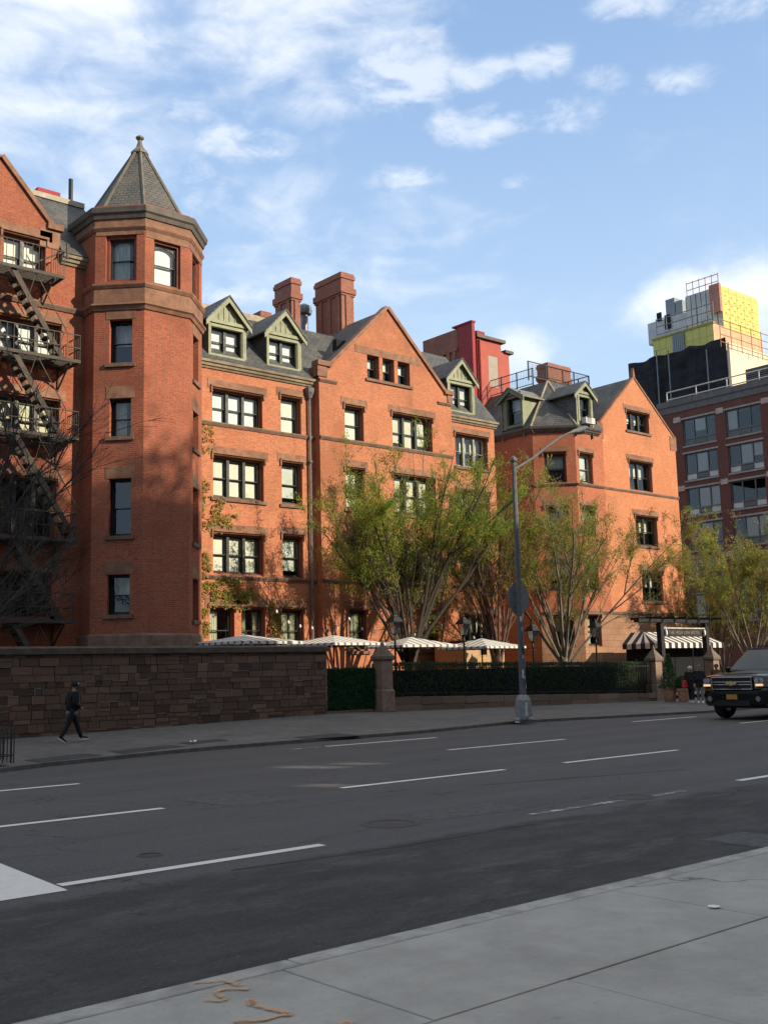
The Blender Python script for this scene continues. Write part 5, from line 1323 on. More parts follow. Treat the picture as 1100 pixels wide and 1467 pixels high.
pot('large terracotta pot with a conical shrub beside the stone pier', 960, 1005, .62, .62, 1.45, 'cone'); pot('smaller terracotta pot with a low round shrub near the walkers', 979, 1005, .55, .55, .55, 'round')

# ================================================================== roof top things
YR = tp_.y+.25; PR = Yp(YR)
rl = thing('roof_railing', 'thin dark mesh railing round the roof deck by the brick chimney', 'railing', (PR.u(800, 540), YR, ZD))
def rrun(P, pxs, ztop, wire=True):
    m = MB(); us = [P.u(x, 545) for x in pxs]
    for u in us: m.pbox(P, u-.03, u+.03, ZD-.1, ZD+ztop, -.03, .03)
    for z in (ZD+ztop-.05, ZD+.12): m.pbox(P, us[0], us[-1], z, z+.05, -.02, .02)
    if wire:
        n = int(abs(us[-1]-us[0])/.12)
        for k in range(n): u = us[0]+(us[-1]-us[0])*k/n; m.pbox(P, u-.005, u+.005, ZD+.1, ZD+ztop, -.004, .004)
        for k in range(1, 8): z = ZD+.1+(ztop-.15)*k/8; m.pbox(P, us[0], us[-1], z-.004, z+.004, -.004, .004)
    m.build('rail_panel', IRON, rl)
rrun(PR, (757, 782, 806, 822, 843), 1.05); 
m = MB(); xl = tp_.x+.12; ya, yb_ = tp_.y+1.2, tp_.y+7.5
for k in range(6): yy = ya+(yb_-ya)*k/5; m.box(xl-.03, xl+.03, yy-.03, yy+.03, ZD-.1, ZD+1.1)
for z in (ZD+1.05, ZD+.12, ZD+.6): m.box(xl-.02, xl+.02, ya, yb_, z, z+.04)
for k in range(50): yy = ya+(yb_-ya)*k/50; m.box(xl-.005, xl+.005, yy-.005, yy+.005, ZD+.1, ZD+1.05)
m.build('rail_panel', IRON, rl)

xr = Yp(YR).u(843, 545); m = MB()
for k in range(5): m.box(xr-.03, xr+.03, YR+.8*k-.03, YR+.8*k+.03, ZD-.1, ZD+1.05)
for z in (ZD+1., ZD+.5): m.box(xr-.02, xr+.02, YR, YR+3.2, z, z+.05)
m.build('rail_panel', IRON, rl)
YB_ = tp_.y+4.2; PBk = Yp(YB_)
bx0, bx1 = PBk.u(677.7, 520), PBk.u(681.6, 520); bz = PBk.z(679, 462)
bk = thing('red_bulkhead', 'red painted stair bulkhead with grey door rising above the slate roofs', 'rooftop structure', ((bx0+bx1)/2, YB_+3, ZD))
Xw = Xp(bx0); yb1 = -Xw.u(655, 480); yb2 = -Xw.u(606, 495)
m = MB(); m.box(bx0, bx1, YB_, yb1, ZD-4, bz); m.cm = 1; m.box(bx0-.02, bx1+.01, yb1+.002, yb2, ZD-4, bz-.12); m.box(bx0-.12, bx1, yb1+.002, yb2, bz-1.5, bz-1.3)
n = 6
for k in range(n): y0 = yb1+(yb2-yb1)*(k+.25)/n; m.box(bx0-.12, bx0-.021, y0, y0+(yb2-yb1)/n*.45, ZD-4, bz-1.51)
m.build('wall', [RED_D, BRICK_CH], bk); m = MB(); m.box(bx0-.06, bx1+.06, YB_-.05, yb1+.4, bz+.002, bz+.1); m.build('coping', RED_D, bk)
YBx = YB_+.35; PX = Yp(YBx)
a0, a1, a2 = PX.u(684, 520), PX.u(718.2, 520), PX.u(729, 520); za_, zb_ = PX.z(684, 484), PX.z(718.2, 505)
dr = (PX.u(699.8, 530), PX.u(713.7, 530), PX.z(700, 553), PX.z(700, 508.5))
m = MB(); m.wall(PX, [(a0, ZD-3), (a1, ZD-3), (a1, za_), (a0, za_)], [dr], .06); m.wall(PX, [(a1, ZD-3), (a2, ZD-3), (a2, zb_), (a1, zb_)]); m.poly([(a0, YBx+4, ZD-3), (a0, YBx, ZD-3), (a0, YBx, za_), (a0, YBx+4, za_)]); m.poly([(a1, YBx, zb_), (a1, YBx+4, zb_), (a1, YBx+4, za_), (a1, YBx, za_)]); m.poly([(a2, YBx, ZD-3), (a2, YBx+4, ZD-3), (a2, YBx+4, zb_), (a2, YBx, zb_)]); m.build('stair_house', RED, bk)
m = MB(); m.box(a0-.15, a1+.25, YBx-.2, YBx+4.2, za_+.002, za_+.2); m.box(a1+.252, a2+.3, YBx-.15, YBx+4.2, zb_+.002, zb_+.18); m.build('roof', M('brown_metal', (.10, .075, .06), .6), bk)
m = MB(); m.pbox(PX, *dr, -.06, -.02); m.build('door', M('grey_door', (.30, .25, .20), .6, .1, 3.), bk)
m = MB(); q0 = PX.hit(693, 474); m.pbox(PX, q0[0], PX.u(704, 474), za_+.2, za_+.75, -1.8, -.6); m.build('roof_box', RED_D, bk)
MB().tube([PX.p(a0+.12, ZD-2, .1), PX.p(a0+.12, za_-.1, .1)], .06, 6).build('downpipe', RED_D, bk)
# window air conditioner in the bay dormer
PAc = Yp(PD4.o.y-.05); c0_, c1_ = PAc.u(833, 603), PAc.u(846, 603); ac = thing('air_conditioner', 'white air conditioner box in the small dormer window', 'air conditioner', PAc.p((c0_+c1_)/2, PAc.z(836, 607.5), 0))
m = MB(); m.pbox(PAc, c0_, c1_, PAc.z(836, 607.5), PAc.z(836, 599), -.1, .3); m.build('case', M('case_white', (.55, .55, .52), .6, .08, 9.), ac, bevel=.02)
m = MB()
for k in range(7): z = PAc.z(836, 607.5)+.06+k*.06; m.pbox(PAc, c0_+.08, c0_+.08+(c1_-c0_)*.5, z, z+.025, .301, .31)
m.build('grille', IRON, ac)

# ================================================================== brown apartment block at the right
XK = 69.; PK = Xp(XK)
bb = thing('apartment_block', 'dark red brown apartment block with wide three part windows and a pipe roof rail', 'building', (XK+8, 40, 0))
zrf = PK.z(1000, 574); ul_ = PK.u(948, 640); ur_ = PK.u(1290, 640)
cu0, cu1 = PK.u(979, 640), PK.u(1026, 640); pit = PK.u(1041.5, 640)-cu0
zt0_ = PK.z(1000, 597); fh = (PK.z(1000, 597)-PK.z(1000, 749))/3; wh = (PK.z(1000, 597)-PK.z(1000, 635.5))
holes = [(cu0+pit*c, cu1+pit*c, zt0_-fh*f-wh, zt0_-fh*f) for c in range(-1, 5) for f in range(6)]
holes = [h for h in holes if h[0] > ul_+.3 and h[1] < ur_]
m = MB(); m.wall(PK, [(ul_, 0), (ur_, 0), (ur_, zrf), (ul_, zrf)], holes, .25); m.poly([PK.p(ul_, 0, 0), PK.p(ul_, zrf, 0), PK.p(ul_, zrf, -15), PK.p(ul_, 0, -15)]); m.poly([PK.p(ul_, zrf, 0), PK.p(ur_, zrf, 0), PK.p(ur_, zrf, -15), PK.p(ul_, zrf, -15)]); m.build('wall', BRICK_DK, bb)
m = MB(); m.pbox(PK, ul_-.2, ur_, zrf+.003, zrf+.45, -.3, .12); m.pbox(PK, ul_-.1, ur_, zrf-.5, zrf-.003, .003, .05); m.build('cornice', M('cornice_grey', (.12, .11, .10), .7, .2, 3.), bb)
GLASS_B = glassmat('tinted_glass', (.82, .85, .84), -.01)
AF = M('aluminium_frame', (.12, .12, .115), .45, .15, 5.); PANEL = M('pale_panel', (.5, .5, .47), .7, .12, 3.)
rn = random.Random(5)
for k, (a, b, z0, z1) in enumerate(holes):
    f = MB(); f.ring(PK, a, b, z0, z1, .07, -.2, -.1); zs = z0+(z1-z0)*.26; w3_ = (b-a)/3
    f.pbox(PK, a+.07, b-.07, zs-.05, zs+.05, -.2, -.1); f.pbox(PK, a+w3_-.06, a+w3_+.02, zs+.05, z1-.07, -.2, -.1); f.pbox(PK, a+2*w3_+.04, a+2*w3_+.12, zs+.05, z1-.07, -.2, -.1)
    f.pbox(PK, a+w3_-.04, a+w3_+.0, z0+.07, zs-.05, -.2, -.1); f.pbox(PK, a+2*w3_+.04, a+2*w3_+.08, z0+.07, zs-.05, -.2, -.1)
    w = f.build('window', AF, bb)
    MB().pbox(PK, a+.05, b-.05, zs, z1-.05, -.17, -.15).build('pane', GLASS_B, w)
    p_ = MB()
    for i in (0, 1, 2):
        if (i == 1 and rn.random() < .85) or rn.random() < .25: p_.pbox(PK, a+w3_*i+.05, a+w3_*(i+1)-.02, zs+(.05 if rn.random() < .7 else .5), z1-.08, -.22, -.21)
    if p_.f: p_.build('blind', BLIND_W, w)
    for ua_, ub_ in ((a+.07, a+w3_-.06), (b-w3_+.1, b-.07)): MB().pbox(PK, ua_, ub_, z0+.07, zs-.06, -.16, -.14).build('panel', PANEL if k % 3 else AF, w)
    p_ = MB()
    for i in range(6): z = z0+.1+i*(zs-z0-.18)/6; p_.pbox(PK, a+w3_, b-w3_+.02, z, z+.05, -.17, -.12)
    p_.build('vent_grille', AF, w)
    MB().pbox(PK, a-.12, b+.12, z1+.01, z1+.14, -.05, .06).build('lintel', M('grey_lintel', (.3, .28, .25), .8), w)
    MB().pbox(PK, a-.06, b+.06, z0-.12, z0-.01, -.1, .06).build('sill', M('grey_lintel', (.3, .28, .25), .8), w)
for c in range(-1, 6):
    for f in (0, 2, 4):
        u0, u1 = cu1+pit*(c-1)+.14, cu0+pit*c-.14
        if u0 < ul_: continue
        MB().pbox(PK, u0, u1, zt0_-fh*f-.1, zt0_-fh*f+.3, .003, .05).build('stone_block', M('pinkish_stone', (.42, .33, .29), .8, .2, 4.), bb)
MB().pbox(PK, ul_+.5, ur_-.5, .3, zrf-1, -2.2, -2.0).build('room', DARK, bb)
rr_ = thing('roof_railing', 'pale pipe guard rail along the edge of the brown apartment roof', 'railing', PK.p(ul_, zrf, 0))
for zz in (.75,): MB().tube([PK.p(ul_+.3, zrf+zz, -.6), PK.p(ur_, zrf+zz, -.6)], .05, 6).build('pipe_rail', M('pale_pipe', (.5, .48, .44), .5), rr_)
m = MB(); m.tube([PK.p(ul_+.3, zrf+1.35, -.6), PK.p(ur_, zrf+1.35, -.6)], .05, 6)
for k in range(12): u = ul_+.3+k*2.6; m.tube([PK.p(u, zrf+.4, -.6), PK.p(u, zrf+1.35, -.6)], .045, 6)
m.build('pipe_rail', M('pale_pipe', (.5, .48, .44), .5), rr_)
# louvred plant room on its roof
q = PK.hit(1070, 548); lv_ = thing('louvred_plant_room', 'grey louvred plant box on the brown apartment roof', 'rooftop structure', (XK+6, -q[0], zrf))
PV = Xp(XK+5); v0, v1 = PV.u(1068, 545), PV.u(1200, 545); vz = PV.z(1070, 529)
m = MB(); m.pbox(PV, v0, v1, zrf-.5, vz, -4, 0); m.build('box', COPPER_D, lv_)
m = MB(); n = 14
for k in range(n): z = zrf+.6+(vz-zrf-.7)*k/n; m.prism([PV.p(v0+.1, z, .0), PV.p(v0+.1, z-.08, .1), PV.p(v0+.1, z-.04, .1)], PV.t*(v1-v0-.2))
m.build('louvre', M('louvre_grey', (.16, .17, .18), .5), lv_)

# ================================================================== tower block under construction
YEL = M('yellow_board', (.55, .50, .15), .8, .08, 1.2); NETM = M('black_netting', (.020, .021, .024), .9, .75, .35, big=.5, vec=(1, 1, 2.5)); CREAM = M('cream_render', (.80, .62, .42), .85, .05, 2.); GREY = M('grey_sheathing', (.46, .46, .46), .8, .15, 1.); ORG_P = M('orange_primer', (.38, .17, .12), .6, .2, 3.)
XC = 86.; PN = Xp(XC); cnr = atX(1044, 550, XC); YC = cnr.y; PS_ = Yp(YC)
cb = thing('building_site', 'unfinished block wrapped in black netting with yellow boarded upper floors', 'building', (XC+8, YC+8, 0))
zN = PN.z(1044, 492); uN = PN.u(900, 520)
m = MB(); m.pbox(PN, uN, -YC, 0, zN-.6, -16, 0); m.build('wall', GREY, cb)
m = MB(); n = 24; pr = None                                  # sagging debris netting
for k in range(n+1):
    u = uN+(-YC-uN)*k/n; row = []
    for j in range(9):
        z = 4+(zN+.7-4)*j/8 - (.22*abs(math.sin(k*.4))*(j == 8)); row.append(PN.p(u, z, .25+.22*math.sin(k*1.3+j*.7)))
    if pr:
        for j in range(8): m.poly([pr[j], row[j], row[j+1], pr[j+1]])
    pr = row
m.build('netting', NETM, cb)
m = MB()
for px in (948, 965, 1020): m.bar(PN.p(PN.u(px, 540), 8, .7), PN.p(PN.u(px, 540), PN.z(px, 540)+2.5, .7), .09)
m.build('scaffold_pole', GALV, cb)
m = MB(); m.pbox(PS_, XC+.06, XC+16, 0, PS_.z(1046, 493), .01, .25); m.build('render', CREAM, cb)
def block(name, px0, pxc, px1, ytop, ybot, X, mats, dep=12):
    P = Xp(X); c = atX(pxc, ybot, X); u0, uc = P.u(px0, ybot), -c.y; z0, z1 = c.z, P.z(pxc, ytop)
    Q = Yp(c.y); u1 = Q.u(px1, ybot) if px1 else X+dep
    m = MB(); m.poly([P.p(u0, z0), P.p(uc, z0), P.p(uc, z1), P.p(u0, z1)]); m.poly([P.p(u0, z0-.01), P.p(u0, z1), V((u1, -u0, z1)), V((u1, -u0, z0))]); m.poly([P.p(u0, z1), P.p(uc, z1), V((u1, c.y, z1)), V((u1, -u0, z1))]); m.cm = 1
    m.poly([V((X, c.y, z0)), V((u1, c.y, z0)), V((u1, c.y, z1)), V((X, c.y, z1))]); m.cm = 0; m.poly([V((u1, c.y, z0)), V((u1, -u0, z0)), V((u1, -u0, z1)), V((u1, c.y, z1))]); m.poly([P.p(u0, z0), V((u1, -u0, z0)), V((u1, c.y, z0)), P.p(uc, z0)])
    m.build(name, mats, cb); return P, Q, u0, uc, u1, z0, z1, c
b1_ = block('upper_floor', 935, 1023, 1092, 462, 496, XC+.8, [YEL, M('plywood', (.55, .36, .2), .8, .15, 2.)])
P, Q, u0, uc, u1, z0, z1, c = b1_
m = MB(); ud = P.u(963, 480); ue = P.u(980, 480); m.pbox(P, ud, ue, z0+.1, z1-.1, .01, .05); m.cm = 1
for k in range(6): u = ud+(ue-ud)*(k+.1)/6; m.pbox(P, u, u+.18, z0+.1, z1-.1, .051, .15)
m.build('steel_stud', [DARK, GALV], cb)
b2_ = block('stair_core', 985, 1037, 1088, 407, 478, XC+3.2, [GREY, YEL])
m = MB(); P, Q, u0, uc, u1, z0, z1, c = b2_
rn = random.Random(8)
for i in range(5):
    for j in range(9): u = c.x+.6+(u1-c.x-1.2)*(i+.5*(j % 2))/5; z = z0+.5+(z1-z0-1)*j/9; m.pbox(Q, u-.12, u+.12, z-.05, z+.05, .005, .02)
m.build('board_fixing', M('ochre', (.3, .25, .05), .8), cb)
MB().pbox(P, uc-1.1, uc, z1-2.6, z1+.2, .02, .35).build('lift_frame', ORG_P, cb)
m = MB(); P = b2_[0]
for z in [b2_[5]+.9+1.15*i for i in range(6) if b2_[5]+.9+1.15*i < b2_[6]-.2]: m.pbox(b2_[1], b2_[7].x+.02, b2_[4]-.02, z-.012, z+.012, .004, .012)
for i in range(1, 5): u = b2_[7].x+(b2_[4]-b2_[7].x)*i/5; m.pbox(b2_[1], u-.012, u+.012, b2_[5]+.1, b2_[6]-.02, .004, .012)
m.build('board_seam', M('dull_yellow', (.36, .31, .07), .8), cb)
m = MB(); Pa = b1_[0]
for i in range(1, 9): u = b1_[2]+(b1_[3]-b1_[2])*i/9; m.pbox(Pa, u-.02, u+.02, b1_[5]+.05, b1_[6]-.05, .004, .012)
m.pbox(Pa, b1_[2], b1_[3], (b1_[5]+b1_[6])/2-.015, (b1_[5]+b1_[6])/2+.015, .004, .012); m.pbox(Pa, b1_[2]-.1, b1_[3]+.1, b1_[6]-.02, b1_[6]+.16, -.2, .1); m.build('board_seam', M('dull_yellow', (.36, .31, .07), .8), cb)
m = MB(); rn = random.Random(11)
for i in range(7): u = b2_[2]+(b2_[3]-b2_[2])*i/7; m.pbox(b2_[0], u-.02, u+.02, b2_[5]+.1, b2_[6]-.1, .004, .03)
for px, py, w, h in ((944, 454, .6, .9), (956, 461, .7, 1.5)):
    P = Xp(XC+5.9); u, z = P.hit(px, py); MB().pbox(P, u-w/2, u+w/2, z-h/2, z+h/2, .01, .05).build('opening', DARK, cb)
m.build('panel_seam', DARK, cb)
block('plant_wall', 928, 986, 0, 446, 478, XC+6., [GREY, GREY], 8)
m = MB(); P = Xp(XC+8)
for px0, px1_, yt in ((953, 966, 430), (967, 977, 432)):
    u0, u1 = P.u(px0, 440), P.u(px1_, 440); m.pbox(P, u0, u1, P.z(960, 450)-1, P.z(px0, yt), -2, 0)
m.build('cooling_unit', GALV, cb)
sc_ = MB(); P = Xp(XC+.6)
for px0, px1_, yb, yt, in ((940, 1000, 470, 447), (1000, 1022, 458, 441)):
    a, b = P.u(px0, yb), P.u(px1_, yb)
    for zz in (P.z(1000, 458)-.3, P.z(1000, 458)+.5, P.z(1000, 458)+1.2): sc_.tube([P.p(a, zz, 0), P.p(b, zz, 0)], .05, 5)
    for k in range(5): u = a+(b-a)*k/4; sc_.tube([P.p(u, P.z(1000, 462), 0), P.p(u, P.z(1000, 458)+1.3, 0)], .05, 5)
sc_.build('guard_rail', GALV, cb)
sc_ = MB(); P = Xp(XC+3.3); za_ = P.z(1000, 433)
for zz in (0, .7, 1.5, 2.2): sc_.tube([P.p(P.u(984, 430), za_+zz, 0), P.p(P.u(1030, 430), za_+zz, 0)], .04, 5)
for k in range(6): u = P.u(984, 430)+(P.u(1030, 430)-P.u(984, 430))*k/5; sc_.tube([P.p(u, za_-.5, 0), P.p(u, za_+2.3, 0)], .04, 5)
Q = Yp(YC-.6); zq = Q.z(1060, 498)
for zz in (0, .7, 1.4, 2.1): sc_.tube([Q.p(Q.u(1032, 490), zq+zz, 0), Q.p(Q.u(1130, 490), zq+zz, 0)], .04, 5)
for k in range(8): u = Q.u(1032, 490)+(Q.u(1130, 490)-Q.u(1032, 490))*k/7; sc_.tube([Q.p(u, zq-.5, 0), Q.p(u, zq+2.2, 0)], .04, 5)
sc_.build('scaffold', ORG_P, cb)

# ================================================================== street lamp with sign
q = atZ(750, 1030, .15); SL = local('street_lamp', 'tall grey steel street lamp with curved arm, stickers on its pole', 'street lamp', (q.x, q.y, .12))
lean = math.atan2(.028, 1.)
yl = q.y
def sp(px, py): p = atY(px, py, yl); return V((p.x-q.x, 0, p.z-.14))
tp0 = sp(735.5, 660); hz_ = tp0.z
m = MB(); n = 8
m.tube([V((0, 0, .3)), V((tp0.x*.3, 0, hz_*.3)), V((tp0.x*.7, 0, hz_*.7)), V((tp0.x, 0, hz_))], [.112, .098, .082, .068], 8); m.lathe([(.10, -.02), (.12, .03), (.10, .1), (.03, .16)], tp0, 8); m.build('pole', POLE, SL)
m = MB(); m.lathe([(.34, -.02), (.34, .05), (.29, .08), (.27, .42), (.24, .62), (.17, .74), (.14, .76)], (0, 0, 0), 8, math.pi/8); m.box(-.31, -.13, -.33, -.1, .02, .62); m.build('base', M('cast_base', (.23, .245, .24), .6, .25, 8., obj=True), SL, bevel=.02)
arm = [sp(736, 672), sp(762, 656), sp(785, 638), sp(803, 625), sp(818, 618)]
m = MB(); m.tube(arm, [.042, .04, .038, .034, .034], 8); m.build('arm', POLE, SL, smooth=True)
h0, h1_ = sp(816, 619), sp(841, 611)
dv = (h1_-h0).normalized(); m = MB(); m.tube([h0, h0+dv*.15, h0.lerp(h1_, .45), h0.lerp(h1_, .85), h1_], [.035, .06, .085, .08, .035], 10); hd_ = m.build('lamp_head', POLE, SL, smooth=True)
m = MB(); c_ = h0.lerp(h1_, .6)-V((0, 0, .09)); m.tube([c_-dv*.22, c_, c_+dv*.22], [.06, .1, .06], 8); m.build('lens', LG, SL, smooth=True)
rn = random.Random(4)
STK = [M('sticker_white', (.55, .56, .56), .6, .3, 30.), M('sticker_dark', (.03, .03, .04), .6, .4, 30.), M('sticker_grey', (.3, .31, .33), .6, .3, 30.)]
for k in range(16):
    z = rn.uniform(.85, 3.3); a0 = rn.uniform(-2.6, -.6); w = rn.uniform(.35, .9); h = rn.uniform(.08, .2); r_ = .117-.012*z/hz_*3; xo = tp0.x*z/hz_
    m = MB()
    pts = [(r_*math.cos(a0+w*i/4)+xo, r_*math.sin(a0+w*i/4)) for i in range(5)]
    for (xa, ya), (xb_, yb_) in zip(pts, pts[1:]): m.poly([(xa, ya, z), (xb_, yb_, z), (xb_, yb_, z+h), (xa, ya, z+h)])
    m.build('sticker', STK[k % 3], SL)
MB().poly([(-.29, -.335, .12), (-.17, -.335, .12), (-.17, -.335, .55), (-.29, -.335, .55)]).build('sticker', STK[0], SL)
sx = tp0.x*.42
zs_ = sp(747, 857).z; z_lo, z_hi = sp(747, 880).z, sp(747, 832).z
sgn_ = local('road_sign', 'grey back of an octagonal road sign fixed to the street lamp pole', 'road sign', (q.x+sp(747, 857).x+.02, yl+.16, zs_+.14))
rad = (z_hi-z_lo)/2
m = MB(); m.prism([(rad*math.cos(math.pi/8+k*math.pi/4), 0, rad*math.sin(math.pi/8+k*math.pi/4)) for k in range(8)], (0, .012, 0)); m.build('plate', M('sign_back', (.16, .165, .17), .5, .15, 6., obj=True), sgn_)
m = MB()
for dz in (-.25, .2): m.box(-.2, .2, -.03, -.002, dz, dz+.05)
m.build('bracket', GALV, sgn_)

# ================================================================== tree guard and litter
g = atZ(20, 1093, .14); tgd = thing('tree_guard', 'low bent iron tree guard at the left edge of the far pavement', 'tree guard', g)
gx, gy = g.x, g.y
GI = M('old_iron', (.035, .03, .028), .6, .35, 12.)
def hoop(a, b, m):
    a, b = V(a), V(b); n = max(3, int((b-a).length/.16))
    m.tube([a+V((0, 0, .14)), b+V((0, 0, .14))], .012, 5); m.tube([a+V((0, 0, .5)), b+V((0, 0, .5))], .012, 5)
    for k in range(n+1):
        p = a.lerp(b, k/n); o = V((random.uniform(-.03, .03), random.uniform(-.03, .03), 0))
        m.tube([p, p+V((0, 0, .5)), p+V((0, 0, .62))+o, p+V((.05, 0, .68))+o], .013, 5)
m = MB(); hoop((gx, gy, .14), (gx, gy+1.5, .14), m); m.build('guard_panel', GI, tgd); m = MB(); hoop((gx-2.4, gy, .14), (gx-.05, gy, .14), m); m.build('guard_panel', GI, tgd); m = MB(); hoop((gx-2.4, gy+1.5, .14), (gx-.05, gy+1.5, .14), m); m.build('guard_panel', GI, tgd)
m = MB(); m.poly([(gx-2.4, gy+.05, .175), (gx-.05, gy+.05, .175), (gx-.05, gy+1.45, .2), (gx-2.4, gy+1.45, .2)]); struct(m.build('tree_pit', EARTH))
g = atZ(1022, 1301, .15); m = MB(); m.lathe([(.0, 0), (.028, .0), (.036, .006), (.039, .009), (.034, .008), (.025, .012), (.0, .013)], g+V((0, 0, .004)), 20); tag(m.build('paper_plate', M('paper_white', (.8, .82, .82), .7, .08, 30.), None, g, smooth=True), 'crushed white paper lid lying on the near pavement', 'litter')
rn = random.Random(2)
for k, (px, py, lab) in enumerate(((686, 1036, 'crumpled white litter on the kerb left of the street lamp'), (277, 1063, 'scrap of white litter on the pavement before the stone wall'), (742, 1022 if False else 1037, 'small pale scrap in the gutter below the street lamp'))):
    g = atZ(px, py, .14); m = MB(); pts = [V((rn.uniform(-.12, .12), rn.uniform(-.08, .08), rn.uniform(0, .07))) for _ in range(7)]
    for i in range(5): m.poly([g+pts[i], g+pts[i+1], g+pts[i+2]])
    tag(m.build('paper_scrap', M('paper_white', (.8, .82, .82), .7), None, g), lab, 'litter')

# ================================================================== black SUV
def suv():
    k = 1.12
    q = atZ(1034, 1028.5, 0); Yc = q.y-.98*k+.0; Xf = q.x-.98*k
    T = thing('parked_car' if False else 'black_suv', 'large glossy black SUV with chrome grille and lit amber lamps driving at the right edge', 'car', (Xf+2.5*k, Yc, 0))
    PNT = M('black_car_paint', (.003, .003, .004), .10, .2, 3., spec=.35, coat=.5); CHR = M('chrome', (.5, .5, .52), .3, .05, 9., metal=1.); TRIM = M('black_trim', (.012, .012, .012), .5, .2, 8.); TYRE = M('tyre_rubber', (.018, .018, .018), .8, .2, 12.)
    CG, ct, cb_ = nt('car_glass'); cb_.inputs['Base Color'].default_value = (.03, .045, .05, 1); cb_.inputs['Roughness'].default_value = .04; cb_.inputs['Specular IOR Level'].default_value = .5; cb_.inputs['IOR'].default_value = 1.45
    def g(x, y, z):
        f = max(0, 1-x/1.1); x2 = x+.20*abs(y)**4*f; z2 = z-(.05*y*y if z > 1.1 else 0); y2 = y*(1-.05*max(0, z-.8))
        return V((Xf+x2*k, Yc+y2*k, z2*k))
    def arc(cx, r, n=8): return [(cx+r*math.cos(math.pi*i/n), .40+r*math.sin(math.pi*i/n)) for i in range(n+1)]
    prof = [(.10, .36), (.02, .42), (.0, .55), (.0, .78), (.05, .83), (.07, 1.12), (.13, 1.19), (.32, 1.235), (.8, 1.275), (1.42, 1.31), (1.6, 1.32), (5.5, 1.30), (5.6, 1.1), (5.62, .6), (5.55, .42)]
    bot = arc(4.3, .47)+arc(.98, .47)
    out = prof+[(x, z) for x, z in bot]
    ys = [-1., -.97, -.85, -.6, -.3, 0, .3, .6, .85, .97, 1.]
    m = MB(); rows = []
    for y in ys:
        ins = .03 if abs(y) > .99 else 0
        rows.append(m.add([g(x+ins*(1 if x < 2.5 else -1), y, z-(ins if z > 1.1 else 0)) for x, z in out]))
    n = len(out)
    for a, b in zip(rows, rows[1:]):
        for i in range(n): m.f.append([a[i], b[i], b[(i+1) % n], a[(i+1) % n]]); m.mi.append(0)
    for r_, rev in ((rows[0], False), (rows[-1], True)):
        fl = [V((x, z, 0)) for x, z in out]
        for tri in geometry.tessellate_polygon([fl]): m.f.append([r_[i] for i in tri]); m.mi.append(0)
    m.build('body', PNT, T, smooth=True, angle=35)
    def gh(x, z, s):                             # greenhouse
        w = .95-.17*(z-1.28)/.65; return V((Xf+x*k, Yc+s*w*k, z*k))
    pr = [(1.38, 1.29), (2.16, 1.86), (2.45, 1.93), (5.0, 1.94), (5.3, 1.86), (5.52, 1.29)]
    m = MB(); a = m.add([gh(x, z, -1) for x, z in pr]); b = m.add([gh(x, z, 1) for x, z in pr])
    m.f.append(a); m.f.append(b[::-1]); m.mi += [0, 0]
    for i in range(6): m.f.append([a[i], b[i], b[(i+1) % 6], a[(i+1) % 6]]); m.mi.append(0)
    m.build('roof', PNT, T, bevel=.05)
    dvec = V((-.57, 0, .78)).normalized()*.012
    m = MB(); m.poly([gh(1.44, 1.325, -.92)+dvec, gh(2.14, 1.83, -.92)+dvec, gh(2.14, 1.83, .92)+dvec, gh(1.44, 1.325, .92)+dvec]); m.build('windscreen', CG, T)
    for s in (-1, 1):
        for x0, x1, t0, t1 in ((1.75, 2.75, 2.25, 2.75), (2.85, 3.85, 2.85, 3.85), (3.95, 5.2, 3.95, 5.0)):
            m = MB(); m.poly([gh(x0, 1.36, s)+V((0, s*.012, 0)), gh(x1, 1.36, s)+V((0, s*.012, 0)), gh(t1, 1.82, s)+V((0, s*.012, 0)), gh(t0, 1.82, s)+V((0, s*.012, 0))]); m.build('side_window', CG, T)
        m = MB(); m.bar(gh(2.5, 1.97, s*.85), gh(5.1, 1.98, s*.85), .04); m.build('roof_rail', TRIM, T)
        m = MB(); c = g(1.75, s*1.12, 1.36); m.box(c.x-.08, c.x+.1, c.y-.14, c.y+.14, c.z-.11, c.z+.11); m.build('mirror', PNT, T, bevel=.04)
    # front
    def fr(y0, y1, z0, z1, x0, x1, name, mat, bev=0.):
        m = MB(); st = 6; prev = None
        for i in range(st+1):
            y = y0+(y1-y0)*i/st; off = .20*abs(y)**4
            r_ = [(Xf+(x0+off)*k, Yc+y*k, z0*k), (Xf+(x1+off)*k, Yc+y*k, z0*k), (Xf+(x1+off)*k, Yc+y*k, z1*k), (Xf+(x0+off)*k, Yc+y*k, z1*k)]
            if prev: m.hexa(prev, r_)
            prev = r_
        return m.build(name, mat, T, bevel=bev)
    grl = fr(-.60, .60, .82, 1.13, -.005, .10, 'grille', TRIM)
    def sub(y0, y1, z0, z1, x0, x1, name, mat, par):
        m = MB(); m.box(Xf+x0*k, Xf+x1*k, Yc+y0*k, Yc+y1*k, z0*k, z1*k); return m.build(name, mat, par)
    for z0, z1 in ((1.115, 1.145), (.995, 1.015), (.925, .945), (.80, .825)): MB().tube([(Xf+(-.012+.2*abs(y/10)**4)*k, Yc+y/10*k, (z0+z1)/2*k) for y in range(-6, 7)], .013, 8).build('chrome_bar', CHR, grl, smooth=True)
    for y in (-.60, .585): sub(y, y+.015, .826, 1.114, -.03, .0, 'chrome_bar', CHR, grl)
    em = [(-.15, -.035), (-.04, -.035), (-.04, -.06), (.04, -.06), (.05, -.035), (.17, -.035), (.15, .035), (.04, .035), (.04, .06), (-.04, .06), (-.05, .035), (-.17, .035)]
    m = MB(); m.prism([(Xf-.05*k, Yc+y*k, (.972+z)*k) for y, z in em], (.03, 0, 0)); m.build('emblem', M('gold_emblem', (.75, .55, .22), .3, .1, 9., metal=.8), grl)
